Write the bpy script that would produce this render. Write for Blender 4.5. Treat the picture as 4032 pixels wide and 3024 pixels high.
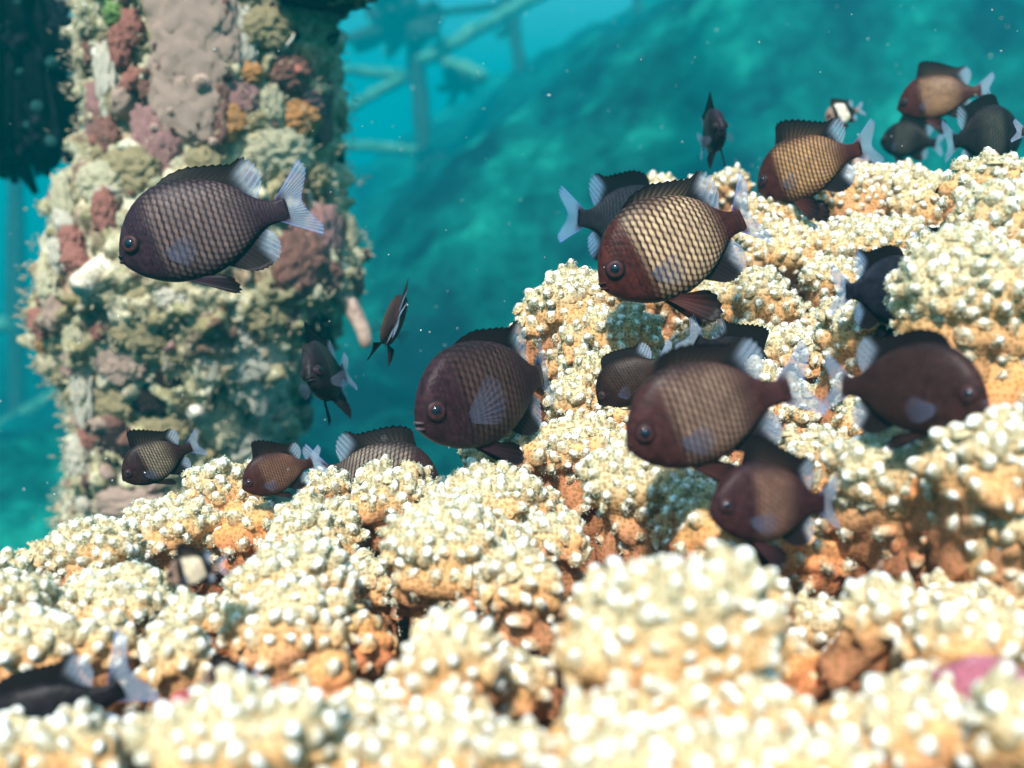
import bpy, math, random
import numpy as np
from mathutils import Matrix, Vector

# ------------------------------------------------------------------ camera, water light, exposure
sc = bpy.context.scene
for o in list(bpy.data.objects):
    bpy.data.objects.remove(o)
rng = np.random.default_rng(7)
random.seed(7)

FPX, PW, PH = 3873.0, 4032.0, 3024.0           # focal length and frame of the photograph, in pixels
PITCH = math.radians(12)
CAM = np.array([0.0, 0.0, 0.0])
RIGHT = np.array([1.0, 0.0, 0.0])
FWD = np.array([0.0, math.cos(PITCH), -math.sin(PITCH)])
UP = np.array([0.0, math.sin(PITCH), math.cos(PITCH)])

cam = bpy.data.cameras.new('camera')
cam.sensor_width = 36.0
cam.lens = 36.0 * FPX / PW
cam.clip_start, cam.clip_end = 0.005, 200
cam.dof.use_dof = True
cam.dof.focus_distance = 0.375
cam.dof.aperture_fstop = 8.5
cam_ob = bpy.data.objects.new('camera', cam)
sc.collection.objects.link(cam_ob)
cam_ob.rotation_euler = (math.pi / 2 - PITCH, 0, 0)
sc.camera = cam_ob

SUN_DIR = np.array([-0.17, -0.60, 0.78]); SUN_DIR /= np.linalg.norm(SUN_DIR)
world = bpy.data.worlds.new('World'); sc.world = world; world.use_nodes = True
wn = world.node_tree.nodes; wl = world.node_tree.links
sky = wn.new('ShaderNodeTexSky'); sky.sky_type = 'NISHITA'; sky.sun_disc = False
sky.sun_elevation = math.asin(SUN_DIR[2]); sky.sun_rotation = math.atan2(SUN_DIR[0], SUN_DIR[1])
wl.new(sky.outputs[0], wn['Background'].inputs[0]); wn['Background'].inputs[1].default_value = 0.14
sun = bpy.data.lights.new('sun', 'SUN'); sun.energy = 5.0; sun.angle = math.radians(3.5); sun.color = (1.0, 0.97, 0.92)
sun_ob = bpy.data.objects.new('sun', sun); sc.collection.objects.link(sun_ob)
sun_ob.rotation_euler = Vector(SUN_DIR).to_track_quat('Z', 'Y').to_euler()
sc.view_settings.view_transform = 'Standard'; sc.view_settings.look = 'None'
sc.view_settings.exposure = 1.78; sc.view_settings.gamma = 1.0
sc.cycles.use_denoising = True
sc.cycles.max_bounces = 7; sc.cycles.diffuse_bounces = 4; sc.cycles.transparent_max_bounces = 10
sc.cycles.volume_bounces = 0
sc.cycles.caustics_reflective = False; sc.cycles.caustics_refractive = False

# ------------------------------------------------------------------ helpers
def at(px, py, d):
    """point seen at that pixel of the photograph, d metres in front of the lens"""
    return CAM + FWD * d + RIGHT * ((px - PW / 2) / FPX * d) + UP * ((PH / 2 - py) / FPX * d)

def _hash(ix, iy, iz, seed):
    h = (ix * 374761393 + iy * 668265263 + iz * 2147483647 + seed * 974711) & 0xFFFFFFFF
    h = ((h ^ (h >> 13)) * 1274126177) & 0xFFFFFFFF
    h = ((h ^ (h >> 16)) * 2246822519) & 0xFFFFFFFF
    return ((h ^ (h >> 13)) & 0xFFFFFF) / float(0xFFFFFF)

def vnoise(p, seed=0):
    p = np.asarray(p, float); i = np.floor(p).astype(np.int64); f = p - i
    f = f * f * (3 - 2 * f); out = 0
    for dx in (0, 1):
        for dy in (0, 1):
            for dz in (0, 1):
                w = (f[:, 0] if dx else 1 - f[:, 0]) * (f[:, 1] if dy else 1 - f[:, 1]) * (f[:, 2] if dz else 1 - f[:, 2])
                out = out + w * _hash(i[:, 0] + dx, i[:, 1] + dy, i[:, 2] + dz, seed)
    return out * 2 - 1

def fbm(p, oct=4, seed=0, gain=0.5):
    p = np.asarray(p, float); a, s, out = 1.0, 0.0, 0
    for k in range(oct):
        out = out + a * vnoise(p * (2.03 ** k), seed + k * 17); s += a; a *= gain
    return out / s

def mesh(name, V, quads=None, tris=None, attrs=None, cols=None, smooth=True):
    V = np.ascontiguousarray(V, dtype=np.float32)
    parts, tot = [], []
    if quads is not None and len(quads):
        q = np.asarray(quads, np.int32); parts.append(q.ravel()); tot.append(np.full(len(q), 4, np.int32))
    if tris is not None and len(tris):
        t = np.asarray(tris, np.int32); parts.append(t.ravel()); tot.append(np.full(len(t), 3, np.int32))
    lv = np.concatenate(parts); lt = np.concatenate(tot)
    ls = np.concatenate([[0], np.cumsum(lt)[:-1]]).astype(np.int32)
    me = bpy.data.meshes.new(name)
    me.vertices.add(len(V)); me.vertices.foreach_set('co', V.ravel())
    me.loops.add(len(lv)); me.loops.foreach_set('vertex_index', lv)
    me.polygons.add(len(lt)); me.polygons.foreach_set('loop_start', ls); me.polygons.foreach_set('loop_total', lt)
    me.polygons.foreach_set('use_smooth', np.full(len(lt), smooth, dtype=bool))
    for k, a in (attrs or {}).items():
        at_ = me.attributes.new(k, 'FLOAT', 'POINT'); at_.data.foreach_set('value', np.ascontiguousarray(a, dtype=np.float32))
    if cols is not None:
        ca = me.attributes.new('tint', 'FLOAT_COLOR', 'POINT'); ca.data.foreach_set('color', np.ascontiguousarray(cols, dtype=np.float32).ravel())
    me.update(calc_edges=True)
    me.validate()
    return me

def obj(name, me, mat=None, parent=None, **props):
    o = bpy.data.objects.new(name, me); sc.collection.objects.link(o)
    if mat is not None and me is not None:
        if not me.materials: me.materials.append(mat)
        elif me.materials[0] is not mat:
            o.material_slots[0].link = 'OBJECT'; o.material_slots[0].material = mat
    if parent is not None: o.parent = parent
    for k, v in props.items(): o[k] = v
    return o

def empty(name, loc, label, cat, group=None):
    o = bpy.data.objects.new(name, None); sc.collection.objects.link(o)
    o.location = [float(c) for c in loc]; o['label'] = label; o['category'] = cat
    if group: o['group'] = group
    o.empty_display_size = 0.01
    return o

def grid_faces(nu, nv, wrap_u=False):
    u = np.arange(nu if wrap_u else nu - 1); v = np.arange(nv - 1)
    U, W = np.meshgrid(u, v, indexing='ij'); U2 = (U + 1) % nu
    return np.stack([U * nv + W, U2 * nv + W, U2 * nv + W + 1, U * nv + W + 1], -1).reshape(-1, 4)

class MB:
    """collects pieces into one mesh"""
    def __init__(s): s.V, s.Q, s.T, s.A, s.C, s.n = [], [], [], {}, [], 0
    def add(s, V, quads=None, tris=None, cols=None, **attrs):
        V = np.asarray(V, float)
        s.V.append(V)
        if quads is not None and len(quads): s.Q.append(np.asarray(quads) + s.n)
        if tris is not None and len(tris): s.T.append(np.asarray(tris) + s.n)
        for k, a in attrs.items(): s.A.setdefault(k, []).append(np.broadcast_to(a, (len(V),)))
        if cols is not None: s.C.append(np.broadcast_to(cols, (len(V), 4)))
        s.n += len(V)
    def build(s, name, smooth=True):
        return mesh(name, np.concatenate(s.V), np.concatenate(s.Q) if s.Q else None, np.concatenate(s.T) if s.T else None,
                    {k: np.concatenate(a) for k, a in s.A.items()}, np.concatenate(s.C) if s.C else None, smooth)

def frame_of(n):
    n = n / np.linalg.norm(n, axis=-1, keepdims=True)
    ref = np.where(np.abs(n[..., 2:3]) < 0.9, np.array([0, 0, 1.0]), np.array([1.0, 0, 0]))
    a = np.cross(ref, n); a /= np.linalg.norm(a, axis=-1, keepdims=True)
    return a, np.cross(n, a), n

def tube(path, radii, seg=10, lump=0.0, seed=0, cap=True):
    P = np.asarray(path, float); n = len(P); radii = np.broadcast_to(radii, (n,))
    T = np.gradient(P, axis=0); a, b, t = frame_of(T)
    for i in range(1, n):
        if np.dot(a[i], a[i - 1]) < 0: a[i] = -a[i]; b[i] = -b[i]
    th = np.linspace(0, 2 * np.pi, seg, endpoint=False)
    dirs = a[:, None, :] * np.cos(th)[None, :, None] + b[:, None, :] * np.sin(th)[None, :, None]
    r = radii[:, None] * np.ones(seg)
    V = P[:, None, :] + dirs * r[..., None]
    if lump:
        nn = fbm((V / (np.mean(radii) * 1.6)).reshape(-1, 3), 3, seed).reshape(n, seg)
        V = P[:, None, :] + dirs * (r * (1 + lump * nn))[..., None]
    V = V.transpose(1, 0, 2).reshape(-1, 3)
    Q = grid_faces(seg, n, True); Tr = []
    if cap:
        V = np.vstack([V, P[0] - t[0] * radii[0] * 0.4, P[-1] + t[-1] * radii[-1] * 0.4])
        for i in range(seg):
            j = (i + 1) % seg
            Tr.append((j * n, i * n, seg * n)); Tr.append((i * n + n - 1, j * n + n - 1, seg * n + 1))
    return V, Q, np.array(Tr) if len(Tr) else None

def blob(res=12, seed=0, lump=0.25, freq=1.6, squash=(1, 1, 1)):
    nu, nv = res * 2, res + 1
    th = np.linspace(0, 2 * np.pi, nu, endpoint=False); ph = np.linspace(0, np.pi, nv)
    TH, PHI = np.meshgrid(th, ph, indexing='ij')
    V = np.stack([np.sin(PHI) * np.cos(TH), np.sin(PHI) * np.sin(TH), np.cos(PHI)], -1).reshape(-1, 3)
    V = V * (1 + lump * fbm(V * freq + seed * 3.1, 3, seed))[:, None] * np.array(squash)
    return V, grid_faces(nu, nv, True)

# ------------------------------------------------------------------ materials
def new_mat(name):
    m = bpy.data.materials.new(name); m.use_nodes = True
    nt = m.node_tree; return m, nt, nt.nodes, nt.links, nt.nodes['Principled BSDF']

def N(nodes, kind, **kw):
    n = nodes.new(kind)
    for k, v in kw.items():
        if k.startswith('i_'):
            key = k[2:].replace('_', ' ')
            n.inputs[int(key) if key.isdigit() else key].default_value = v
        else: setattr(n, k, v)
    return n

def ramp(nodes, stops):
    r = nodes.new('ShaderNodeValToRGB'); e = r.color_ramp.elements
    while len(e) < len(stops): e.new(0.5)
    for el, (p, c) in zip(e, stops): el.position = p; el.color = (*c, 1) if len(c) == 3 else c
    return r

def mixc(nodes, links, fac, a, b, blend='MIX'):
    m = nodes.new('ShaderNodeMix'); m.data_type = 'RGBA'; m.blend_type = blend
    for s, v in ((m.inputs[0], fac), (m.inputs[6], a), (m.inputs[7], b)):
        if hasattr(v, 'is_output') or hasattr(v, 'links'): links.new(v, s)
        else: s.default_value = v if not isinstance(v, tuple) or len(v) == 4 else (*v, 1)
    return m.outputs[2]

def coral_material(name, orange, olive):
    m, nt, n, l, b = new_mat(name)
    tip = N(n, 'ShaderNodeAttribute', attribute_name='tip'); low = N(n, 'ShaderNodeAttribute', attribute_name='low')
    tc = N(n, 'ShaderNodeTexCoord')
    big = N(n, 'ShaderNodeTexNoise', i_Scale=38.0, i_Detail=3.0); l.new(tc.outputs['Object'], big.inputs['Vector'])
    fine = N(n, 'ShaderNodeTexNoise', i_Scale=900.0, i_Detail=3.0); l.new(tc.outputs['Object'], fine.inputs['Vector'])
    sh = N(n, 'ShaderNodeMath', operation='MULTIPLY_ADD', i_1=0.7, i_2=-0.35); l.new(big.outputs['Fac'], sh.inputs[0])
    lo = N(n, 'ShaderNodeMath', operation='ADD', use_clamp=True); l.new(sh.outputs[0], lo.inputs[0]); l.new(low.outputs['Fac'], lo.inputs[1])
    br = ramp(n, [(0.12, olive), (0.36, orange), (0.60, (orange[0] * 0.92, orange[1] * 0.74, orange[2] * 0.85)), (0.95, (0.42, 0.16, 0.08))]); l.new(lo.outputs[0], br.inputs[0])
    add = N(n, 'ShaderNodeMath', operation='MULTIPLY_ADD', i_1=0.26, i_2=-0.13); l.new(fine.outputs['Fac'], add.inputs[0])
    sm = N(n, 'ShaderNodeMath', operation='ADD', use_clamp=True); l.new(add.outputs[0], sm.inputs[0]); l.new(tip.outputs['Fac'], sm.inputs[1])
    g = ramp(n, [(0.02, (0, 0, 0)), (0.28, (0.75, 0.75, 0.75))]); l.new(sm.outputs[0], g.inputs[0])
    col = mixc(n, l, g.outputs[0], br.outputs[0], (0.48, 0.425, 0.29))
    tr = ramp(n, [(0.38, (0, 0, 0)), (0.92, (1, 1, 1))]); l.new(sm.outputs[0], tr.inputs[0])
    col = mixc(n, l, tr.outputs[0], col, (0.93, 0.92, 0.88))
    # polyp cups: small brown rings
    vo = N(n, 'ShaderNodeTexVoronoi', i_Scale=640.0, i_Randomness=0.6); l.new(tc.outputs['Object'], vo.inputs['Vector'])
    ring = ramp(n, [(0.0, (0.35, 0.35, 0.35)), (0.12, (0.45, 0.45, 0.45)), (0.2, (1, 1, 1)), (0.38, (1, 1, 1)), (0.50, (0, 0, 0))])
    l.new(vo.outputs['Distance'], ring.inputs[0])
    inv = N(n, 'ShaderNodeMath', operation='MULTIPLY_ADD', i_1=0.0, i_2=0.64); l.new(tip.outputs['Fac'], inv.inputs[0])
    mul = N(n, 'ShaderNodeMath', operation='MULTIPLY'); l.new(ring.outputs[0], mul.inputs[0]); l.new(inv.outputs[0], mul.inputs[1])
    ringc = mixc(n, l, tip.outputs['Fac'], (0.20, 0.115, 0.03), (0.22, 0.17, 0.07))
    col = mixc(n, l, mul.outputs[0], col, ringc)
    l.new(col, b.inputs['Base Color'])
    b.inputs['Roughness'].default_value = 0.85
    b.inputs['Specular IOR Level'].default_value = 0.06
    
    bp = N(n, 'ShaderNodeBump', i_Strength=0.5, i_Distance=0.0004); l.new(vo.outputs['Distance'], bp.inputs['Height']); l.new(bp.outputs[0], b.inputs['Normal'])
    return m

M = {}
M['coral'] = coral_material('coral skin', (0.60, 0.33, 0.14), (0.52, 0.43, 0.26))
M['coral_orange'] = coral_material('orange coral skin', (0.62, 0.27, 0.10), (0.60, 0.36, 0.15))

def tint_material(name, rough=0.5, spec=0.3, alpha=False, noise=0.0, scale=300.0, bump=0.0):
    m, nt, n, l, b = new_mat(name)
    a = N(n, 'ShaderNodeAttribute', attribute_name='tint')
    col = a.outputs['Color']
    if noise:
        tc = N(n, 'ShaderNodeTexCoord'); no = N(n, 'ShaderNodeTexNoise', i_Scale=scale, i_Detail=4.0); l.new(tc.outputs['Object'], no.inputs['Vector'])
        r = ramp(n, [(0.25, (1 - noise,) * 3), (0.75, (1 + noise,) * 3)]); l.new(no.outputs['Fac'], r.inputs[0])
        col = mixc(n, l, 1.0, col, r.outputs[0], 'MULTIPLY')
        if bump:
            bp = N(n, 'ShaderNodeBump', i_Strength=0.6, i_Distance=bump); l.new(no.outputs['Fac'], bp.inputs['Height']); l.new(bp.outputs[0], b.inputs['Normal'])
    l.new(col, b.inputs['Base Color']); b.inputs['Roughness'].default_value = rough; b.inputs['Specular IOR Level'].default_value = spec
    if alpha:
        tl = N(n, 'ShaderNodeBsdfTranslucent'); l.new(col, tl.inputs['Color'])
        mx = N(n, 'ShaderNodeMixShader', i_0=0.35); l.new(b.outputs[0], mx.inputs[1]); l.new(tl.outputs[0], mx.inputs[2])
        tp = N(n, 'ShaderNodeBsdfTransparent'); mx2 = N(n, 'ShaderNodeMixShader')
        l.new(a.outputs['Alpha'], mx2.inputs[0]); l.new(tp.outputs[0], mx2.inputs[1]); l.new(mx.outputs[0], mx2.inputs[2])
        l.new(mx2.outputs[0], n['Material Output'].inputs['Surface'])
    return m

M['fuzz'] = tint_material('polyp tentacles', 0.5, 0.3)
M['skin'] = tint_material('fish skin', 0.42, 0.08, noise=0.6, scale=420, bump=0.0004)
M['scale'] = tint_material('fish scales', 0.42, 0.08, noise=0.3, scale=330)
M['fin'] = tint_material('fish fin', 0.45, 0.1, alpha=True)

def plain(name, col, rough=0.5, spec=0.4):
    m, nt, n, l, b = new_mat(name); b.inputs['Base Color'].default_value = (*col, 1); b.inputs['Roughness'].default_value = rough
    b.inputs['Specular IOR Level'].default_value = spec; return m

M['pupil'] = plain('fish pupil', (0.004, 0.005, 0.012), 0.12, 0.6)

def mottled(name, cols, scale=60.0, detail=6.0, bump=0.002, rough=0.75, vor=False):
    m, nt, n, l, b = new_mat(name); tc = N(n, 'ShaderNodeTexCoord')
    no = N(n, 'ShaderNodeTexNoise', i_Scale=scale, i_Detail=detail, i_Roughness=0.65); l.new(tc.outputs['Object'], no.inputs['Vector'])
    k = len(cols); r = ramp(n, [(0.28 + 0.44 * i / max(k - 1, 1), c) for i, c in enumerate(cols)]); l.new(no.outputs['Fac'], r.inputs[0])
    col = r.outputs[0]
    f = N(n, 'ShaderNodeTexNoise', i_Scale=scale * 9, i_Detail=3.0); l.new(tc.outputs['Object'], f.inputs['Vector'])
    fr = ramp(n, [(0.3, (0.62,) * 3), (0.7, (1.25,) * 3)]); l.new(f.outputs['Fac'], fr.inputs[0])
    col = mixc(n, l, 1.0, col, fr.outputs[0], 'MULTIPLY')
    l.new(col, b.inputs['Base Color']); b.inputs['Roughness'].default_value = rough; b.inputs['Specular IOR Level'].default_value = 0.04
    bp = N(n, 'ShaderNodeBump', i_Strength=0.7, i_Distance=bump); l.new(f.outputs['Fac'], bp.inputs['Height']); l.new(bp.outputs[0], b.inputs['Normal'])
    return m

M['rock'] = mottled('reef rock', [(0.03, 0.022, 0.02), (0.10, 0.055, 0.04), (0.20, 0.09, 0.07), (0.07, 0.06, 0.035)], 45)  # brown-red rock, kept dark so gaps between heads read as shaded crevices
M['seabed'] = mottled('water tinted rubble', [(0.001, 0.004, 0.009), (0.002, 0.008, 0.014), (0.003, 0.085, 0.068), (0.015, 0.28, 0.19)], 1.7, 8.0, 0.03)  # the water's loss of red is painted into the rubble as teal

# ------------------------------------------------------------------ seabed and water
def build_seabed():
    naz, nr = 420, 230
    az = np.linspace(0, 2 * np.pi, naz, endpoint=False); rr = np.concatenate([[0.02], np.geomspace(0.15, 105, nr - 1)])
    A, R_ = np.meshgrid(az, rr, indexing='ij')
    SC = 3.4; R_ = R_ / SC; x, y = R_ * np.sin(A), R_ * np.cos(A)
    near = np.clip((y - 0.7) / 0.8, 0, 1); near = near * near * (3 - 2 * near)
    h = -0.44 + 0.66 * (x + 0.36) * near + 0.15 * np.clip(y, -1, 4)
    z = np.where(h > 0, 1.3 * np.tanh(h / 1.3), 0.66 * np.tanh(h / 0.66))
    p = np.stack([x, y, 0 * x], -1).reshape(-1, 3)
    far = np.clip(R_.ravel() / 12, 0, 1)
    n1 = fbm(p * 1.3, 4, 3); n2 = 1 - np.abs(fbm(p * 3.1 + 9, 4, 5)) * 2; n3 = fbm(p * 9, 3, 8)
    z = z.ravel() + (0.10 * n1 + 0.12 * (n2 - 0.6) + 0.05 * n3) * (1 - 0.7 * far)
    V = np.stack([x.ravel(), y.ravel(), z], -1) * SC
    me = mesh('seabed', V, grid_faces(naz, nr, True))
    obj('seabed', me, M['seabed'], kind='structure', label='rubble slope of the sea floor rising to the right, water tint in its colour')
build_seabed()

def build_haze():
    x, y0, y1, z0, z1 = 110, -110, 110, -4.8, 6.2
    V = [(sx * x, yy, zz) for sx in (-1, 1) for yy in (y0, y1) for zz in (z0, z1)]
    Q = [(0, 1, 3, 2), (4, 6, 7, 5), (0, 4, 5, 1), (2, 3, 7, 6), (0, 2, 6, 4), (1, 5, 7, 3)]
    m = bpy.data.materials.new('sea water'); m.use_nodes = True; n = m.node_tree.nodes; n.clear()
    out = n.new('ShaderNodeOutputMaterial'); pv = n.new('ShaderNodeVolumePrincipled')
    pv.inputs['Color'].default_value = (0.0, 0.485, 0.565, 1); pv.inputs['Density'].default_value = 0.105
    pv.inputs['Anisotropy'].default_value = 0.0
    m.node_tree.links.new(pv.outputs[0], out.inputs['Volume'])
    obj('haze', mesh('haze', V, Q, smooth=False), m, kind='stuff', label='clear blue sea water fading the distance to cyan')
build_haze()

# ------------------------------------------------------------------ corals: branch heads in pixels of the photograph (x, y, half width, half height) and metres from the lens
LOBES = {
 'left': [(30,2290,90,80,.31),(140,2235,60,75,.32),(380,2200,175,140,.325),(665,2090,170,130,.34),(880,1945,130,115,.355),(1010,2110,150,130,.345,'o'),
          (1440,2320,120,130,.315),(1410,2540,120,120,.27,'o'),(1285,1945,95,85,.375),(1230,2140,170,165,.33),(1150,2310,210,160,.29),(1140,2490,230,190,.262),(790,2450,115,90,.275),(700,2600,125,130,.25),
          (480,2410,190,150,.29),(40,2400,140,130,.28),(150,2570,190,140,.255),(385,2550,120,120,.26),(240,2960,240,120,.205),(20,2940,130,110,.21),(600,2885,95,70,.215)],
 'front': [(950,2940,340,200,.185),(1424,2910,130,160,.205),(1761,2650,205,200,.215),(2039,2710,120,140,.23),(1734,2970,240,140,.185),(2046,2970,140,105,.175),
           (2412,2880,180,120,.18),(2450,3030,260,110,.165),(2640,2520,420,320,.20),(2770,2995,270,110,.165),(3210,3010,220,95,.165),(1290,2700,120,120,.235,'o')],
 'middle': [(1540,1975,145,140,.345),(1930,2020,220,175,.33),(1761,2180,230,190,.295),(2181,2140,130,100,.31),(2066,2320,140,150,.265),(2050,1790,190,95,.362),
            (2280,1790,190,130,.36),(1895,1800,80,58,.368),(2432,1650,60,80,.365),(2588,1940,260,170,.32),(2735,2010,100,110,.30),(2890,2140,230,190,.285,'o'),
            (3196,2200,140,130,.29,'o'),(3020,2390,100,120,.245)],
 'standing': [(2249,1220,190,150,.41),(2113,1300,75,75,.41),(2412,1350,190,130,.40),(2385,1500,190,140,.395),(2270,1600,110,120,.39),(2540,1440,80,80,.40),
              (2952,1190,180,130,.43),(3278,1120,140,110,.45),(2966,1360,140,90,.42),(3142,1390,120,100,.41),(3210,1295,75,75,.43),(3210,1440,80,80,.40),
              (2750,1410,130,120,.43),(2700,1610,160,140,.39),(3000,1610,180,150,.37),(3210,1650,140,120,.36),(2620,1180,170,130,.44)],
 'right': [(3495,1300,250,150,.34),(3820,1210,280,260,.29),(3922,750,160,130,.33),(3956,930,190,200,.31),(3690,1070,150,140,.335),(3196,1840,160,130,.315),
           (3535,1900,230,200,.275),(3895,1850,200,220,.245),(4010,2090,110,100,.24),(3440,1660,150,130,.33),(3950,1570,200,180,.29,'o')],
 'corner': [(3454,2430,155,120,.225,'s'),(3786,2540,200,160,.205),(3515,2890,250,170,.185),(3976,2890,140,200,.17),(3200,2480,120,110,.262),(3310,2700,140,120,.238),(3130,2660,110,130,.24,'o'),(3660,2260,150,110,.315,'o'),(3420,2200,130,100,.325,'o'),(3752,2400,140,110,.25),(3956,2410,130,100,.245),(3956,2190,150,130,.25)],
 'far': [(3250,810,180,140,.50),(3480,790,200,130,.51),(3680,840,180,150,.48),(3040,890,160,130,.48),(2600,765,85,58,.58),(2762,750,65,48,.58),(2870,745,75,72,.57),
         (3142,990,250,120,.47),(3450,990,250,130,.46)],
}
COLONY_LABEL = {
 'left': 'knobbly cream and orange coral colony below the encrusted pillar at left',
 'front': 'big blurred cream coral heads nearest the lens along the bottom edge',
 'middle': 'sharp cream and orange coral heads in the middle under the dark fish',
 'standing': 'upright lobed coral colony behind the brightly scaled fish',
 'right': 'tall blurred coral colony along the right edge of the picture',
 'corner': 'blurred coral heads with a pink patch in the lower right corner',
 'far': 'farthest pale coral ridge below the fish at upper right',
}
SPACING = 0.0036
VR = np.array([(1.62, -0.50), (1.36, 0.04), (1.06, 0.46), (0.72, 0.80), (0.36, 0.98)])
VTIP = np.array([0.0, 0.12, 0.40, 0.84, 1.0])
def coral_branch(C, a, b, d, kind, seed):
    """one branch head: a lumpy club on a stalk, with warts (verrucae) over it; coordinates relative to C"""
    r = np.random.default_rng(seed)
    c = 0.9 * (a + b) / 2
    c = min(c, 1.15 * a)
    stalk = 0.042 if kind != 'h' else 0.012
    ROT, _ = np.linalg.qr(r.normal(0, 1, (3, 3)))
    nu, nv = 40, 34
    th = np.linspace(0, 2 * np.pi, nu, endpoint=False)
    lean = np.array([r.uniform(-0.25, 0.25), 0.35 + r.uniform(-0.1, 0.15), -1.0])
    def surf(TH, S):
        # S 0..1 head from the pole to below the equator, 1..2 stalk
        sh = np.clip(S, 0, 1); st = np.clip(S - 1, 0, 1)
        ph = sh * math.pi * 0.66
        rad = np.sin(ph) ** 0.85; z = np.cos(ph)
        rad = rad * (1 + 0.06 * st)
        base = np.stack([rad * np.cos(TH) * a, rad * np.sin(TH) * c, z * b], -1)
        base += (st * stalk)[..., None] * lean
        q = base / max(a, c)
        q = q.reshape(-1, 3) @ ROT
        lump = (0.40 * np.abs(vnoise(q * 1.9 + seed * 1.7, seed)) + 0.26 * np.abs(vnoise((q @ ROT.T[::-1]) * 2.6 + seed * 0.7, seed + 3)) + 0.20 * fbm(q * 1.2 + seed * 2.9, 2, seed + 5) - 0.19).reshape(TH.shape)
        base = base * (1 + lump * (1 - 0.6 * st))[..., None]
        return base
    S = np.linspace(0.0, 2.0, nv)
    TH, SS = np.meshgrid(th, S, indexing='ij')
    P = surf(TH, SS).reshape(-1, 3)
    mb = MB()
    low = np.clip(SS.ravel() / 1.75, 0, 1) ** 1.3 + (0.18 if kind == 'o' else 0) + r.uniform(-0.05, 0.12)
    cap_ = len(P); P = np.vstack([P, P.reshape(nu, nv, 3)[:, -1].mean(0, keepdims=True)]); low = np.append(low, 1.0)
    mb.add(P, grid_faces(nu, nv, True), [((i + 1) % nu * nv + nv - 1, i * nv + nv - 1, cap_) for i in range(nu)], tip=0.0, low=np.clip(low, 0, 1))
    # warts, dart throwing on the head
    area = 2 * math.pi * ((a + c) / 2) * (b + (a + c) / 2) * 0.5 * 1.6
    n_try = int(area / (SPACING ** 2) * 9)
    u = r.uniform(0, 1, n_try); smax = 1.30 if kind != 's' else 0.75
    s = np.arccos(1 - u * (1 - math.cos(0.66 * math.pi))) / (0.66 * math.pi) * smax
    t = r.uniform(0, 2 * np.pi, n_try)
    pts = surf(t, s); e = 1e-3
    du = surf(t + 0.02, s) - surf(t - 0.02, s); dv = surf(t, s + 0.01) - surf(t, np.maximum(s - 0.01, 0.0))
    nrm = np.cross(dv, du); ln = np.linalg.norm(nrm, axis=1); ok = ln > 1e-14
    nrm[ok] /= ln[ok, None]; nrm[~ok] = (0, 0, 1)
    flip = np.sum(nrm * pts, 1) < 0; nrm[flip] *= -1
    nrm[np.linalg.norm(pts[:, :2], axis=1) < 0.08 * a] = (0, 0, 1)
    keep, cell, cells = [], SPACING, {}
    sparse = np.clip((s - 0.6) / 0.6, 0, 1)
    if kind == 'o': sparse = 0.35 + 0.5 * np.clip(s / 1.0, 0, 1)
    pick = r.uniform(0, 1, n_try)
    for i in range(n_try):
        md = SPACING * (1 + 1.1 * sparse[i])
        k = tuple(np.floor(pts[i] / cell).astype(int)); bad = False
        for dx in (-2, -1, 0, 1, 2):
            for dy in (-2, -1, 0, 1, 2):
                for dz in (-2, -1, 0, 1, 2):
                    for j in cells.get((k[0] + dx, k[1] + dy, k[2] + dz), ()):
                        if (pts[i, 0] - pts[j, 0]) ** 2 + (pts[i, 1] - pts[j, 1]) ** 2 + (pts[i, 2] - pts[j, 2]) ** 2 < md * md: bad = True; break
                    if bad: break
                if bad: break
            if bad: break
        if not bad:
            cells.setdefault(k, []).append(i); keep.append(i)
    keep = np.array(keep); pts, nrm, s = pts[keep], nrm[keep], s[keep]; n = len(pts)
    ax = nrm + np.array([0, 0, 0.45]); ax /= np.linalg.norm(ax, axis=1, keepdims=True)
    A, B, Z = frame_of(ax)
    rad = (0.00105 + 0.00115 * r.beta(2, 1.8, n)) * (1 - 0.12 * np.clip(s, 0, 1)); hgt = np.maximum(rad, 0.0012) * (0.8 + 1.3 * r.beta(1.6, 2.0, n))
    sp = r.uniform(0, np.pi, n); an = r.uniform(0.78, 1.28, n)
    A, B = (A * np.cos(sp)[:, None] + B * np.sin(sp)[:, None]) * an[:, None], (B * np.cos(sp)[:, None] - A * np.sin(sp)[:, None]) / an[:, None]
    Z = Z + 0.25 * r.normal(0, 1, (n, 1)) * A + 0.25 * r.normal(0, 1, (n, 1)) * B
    seg = 9; ph = np.linspace(0, 2 * np.pi, seg, endpoint=False)
    rings = []
    for k in range(5):
        wob = 1 + (0.04, 0.08, 0.13, 0.18, 0.25)[k] * r.uniform(-1, 1, (n, seg))
        rr = (rad[:, None] * VR[k, 0]) * wob
        rings.append(pts[:, None] + A[:, None] * (rr * np.cos(ph))[..., None] + B[:, None] * (rr * np.sin(ph))[..., None] + Z[:, None] * (hgt * VR[k, 1])[:, None, None])
    apex = (pts + Z * (hgt * 1.04)[:, None])[:, None]
    W = np.concatenate(rings + [apex], 1).reshape(-1, 3); per = 5 * seg + 1
    q, tr = [], []
    for k in range(4):
        for i in range(seg):
            j = (i + 1) % seg; q.append((k * seg + i, k * seg + j, (k + 1) * seg + j, (k + 1) * seg + i))
    for i in range(seg): tr.append((4 * seg + i, 4 * seg + (i + 1) % seg, 5 * seg))
    off = (np.arange(n) * per)[:, None, None]
    tipv = np.tile(np.concatenate([np.repeat(VTIP, seg), [1.0]]), n) * np.repeat(np.clip(1.12 - 0.35 * np.clip(s, 0, 1.2) - (0.2 if kind == 'o' else 0), 0, 1), per)
    tipv = tipv * np.repeat(r.uniform(0.68, 1.05, n), per)
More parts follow.
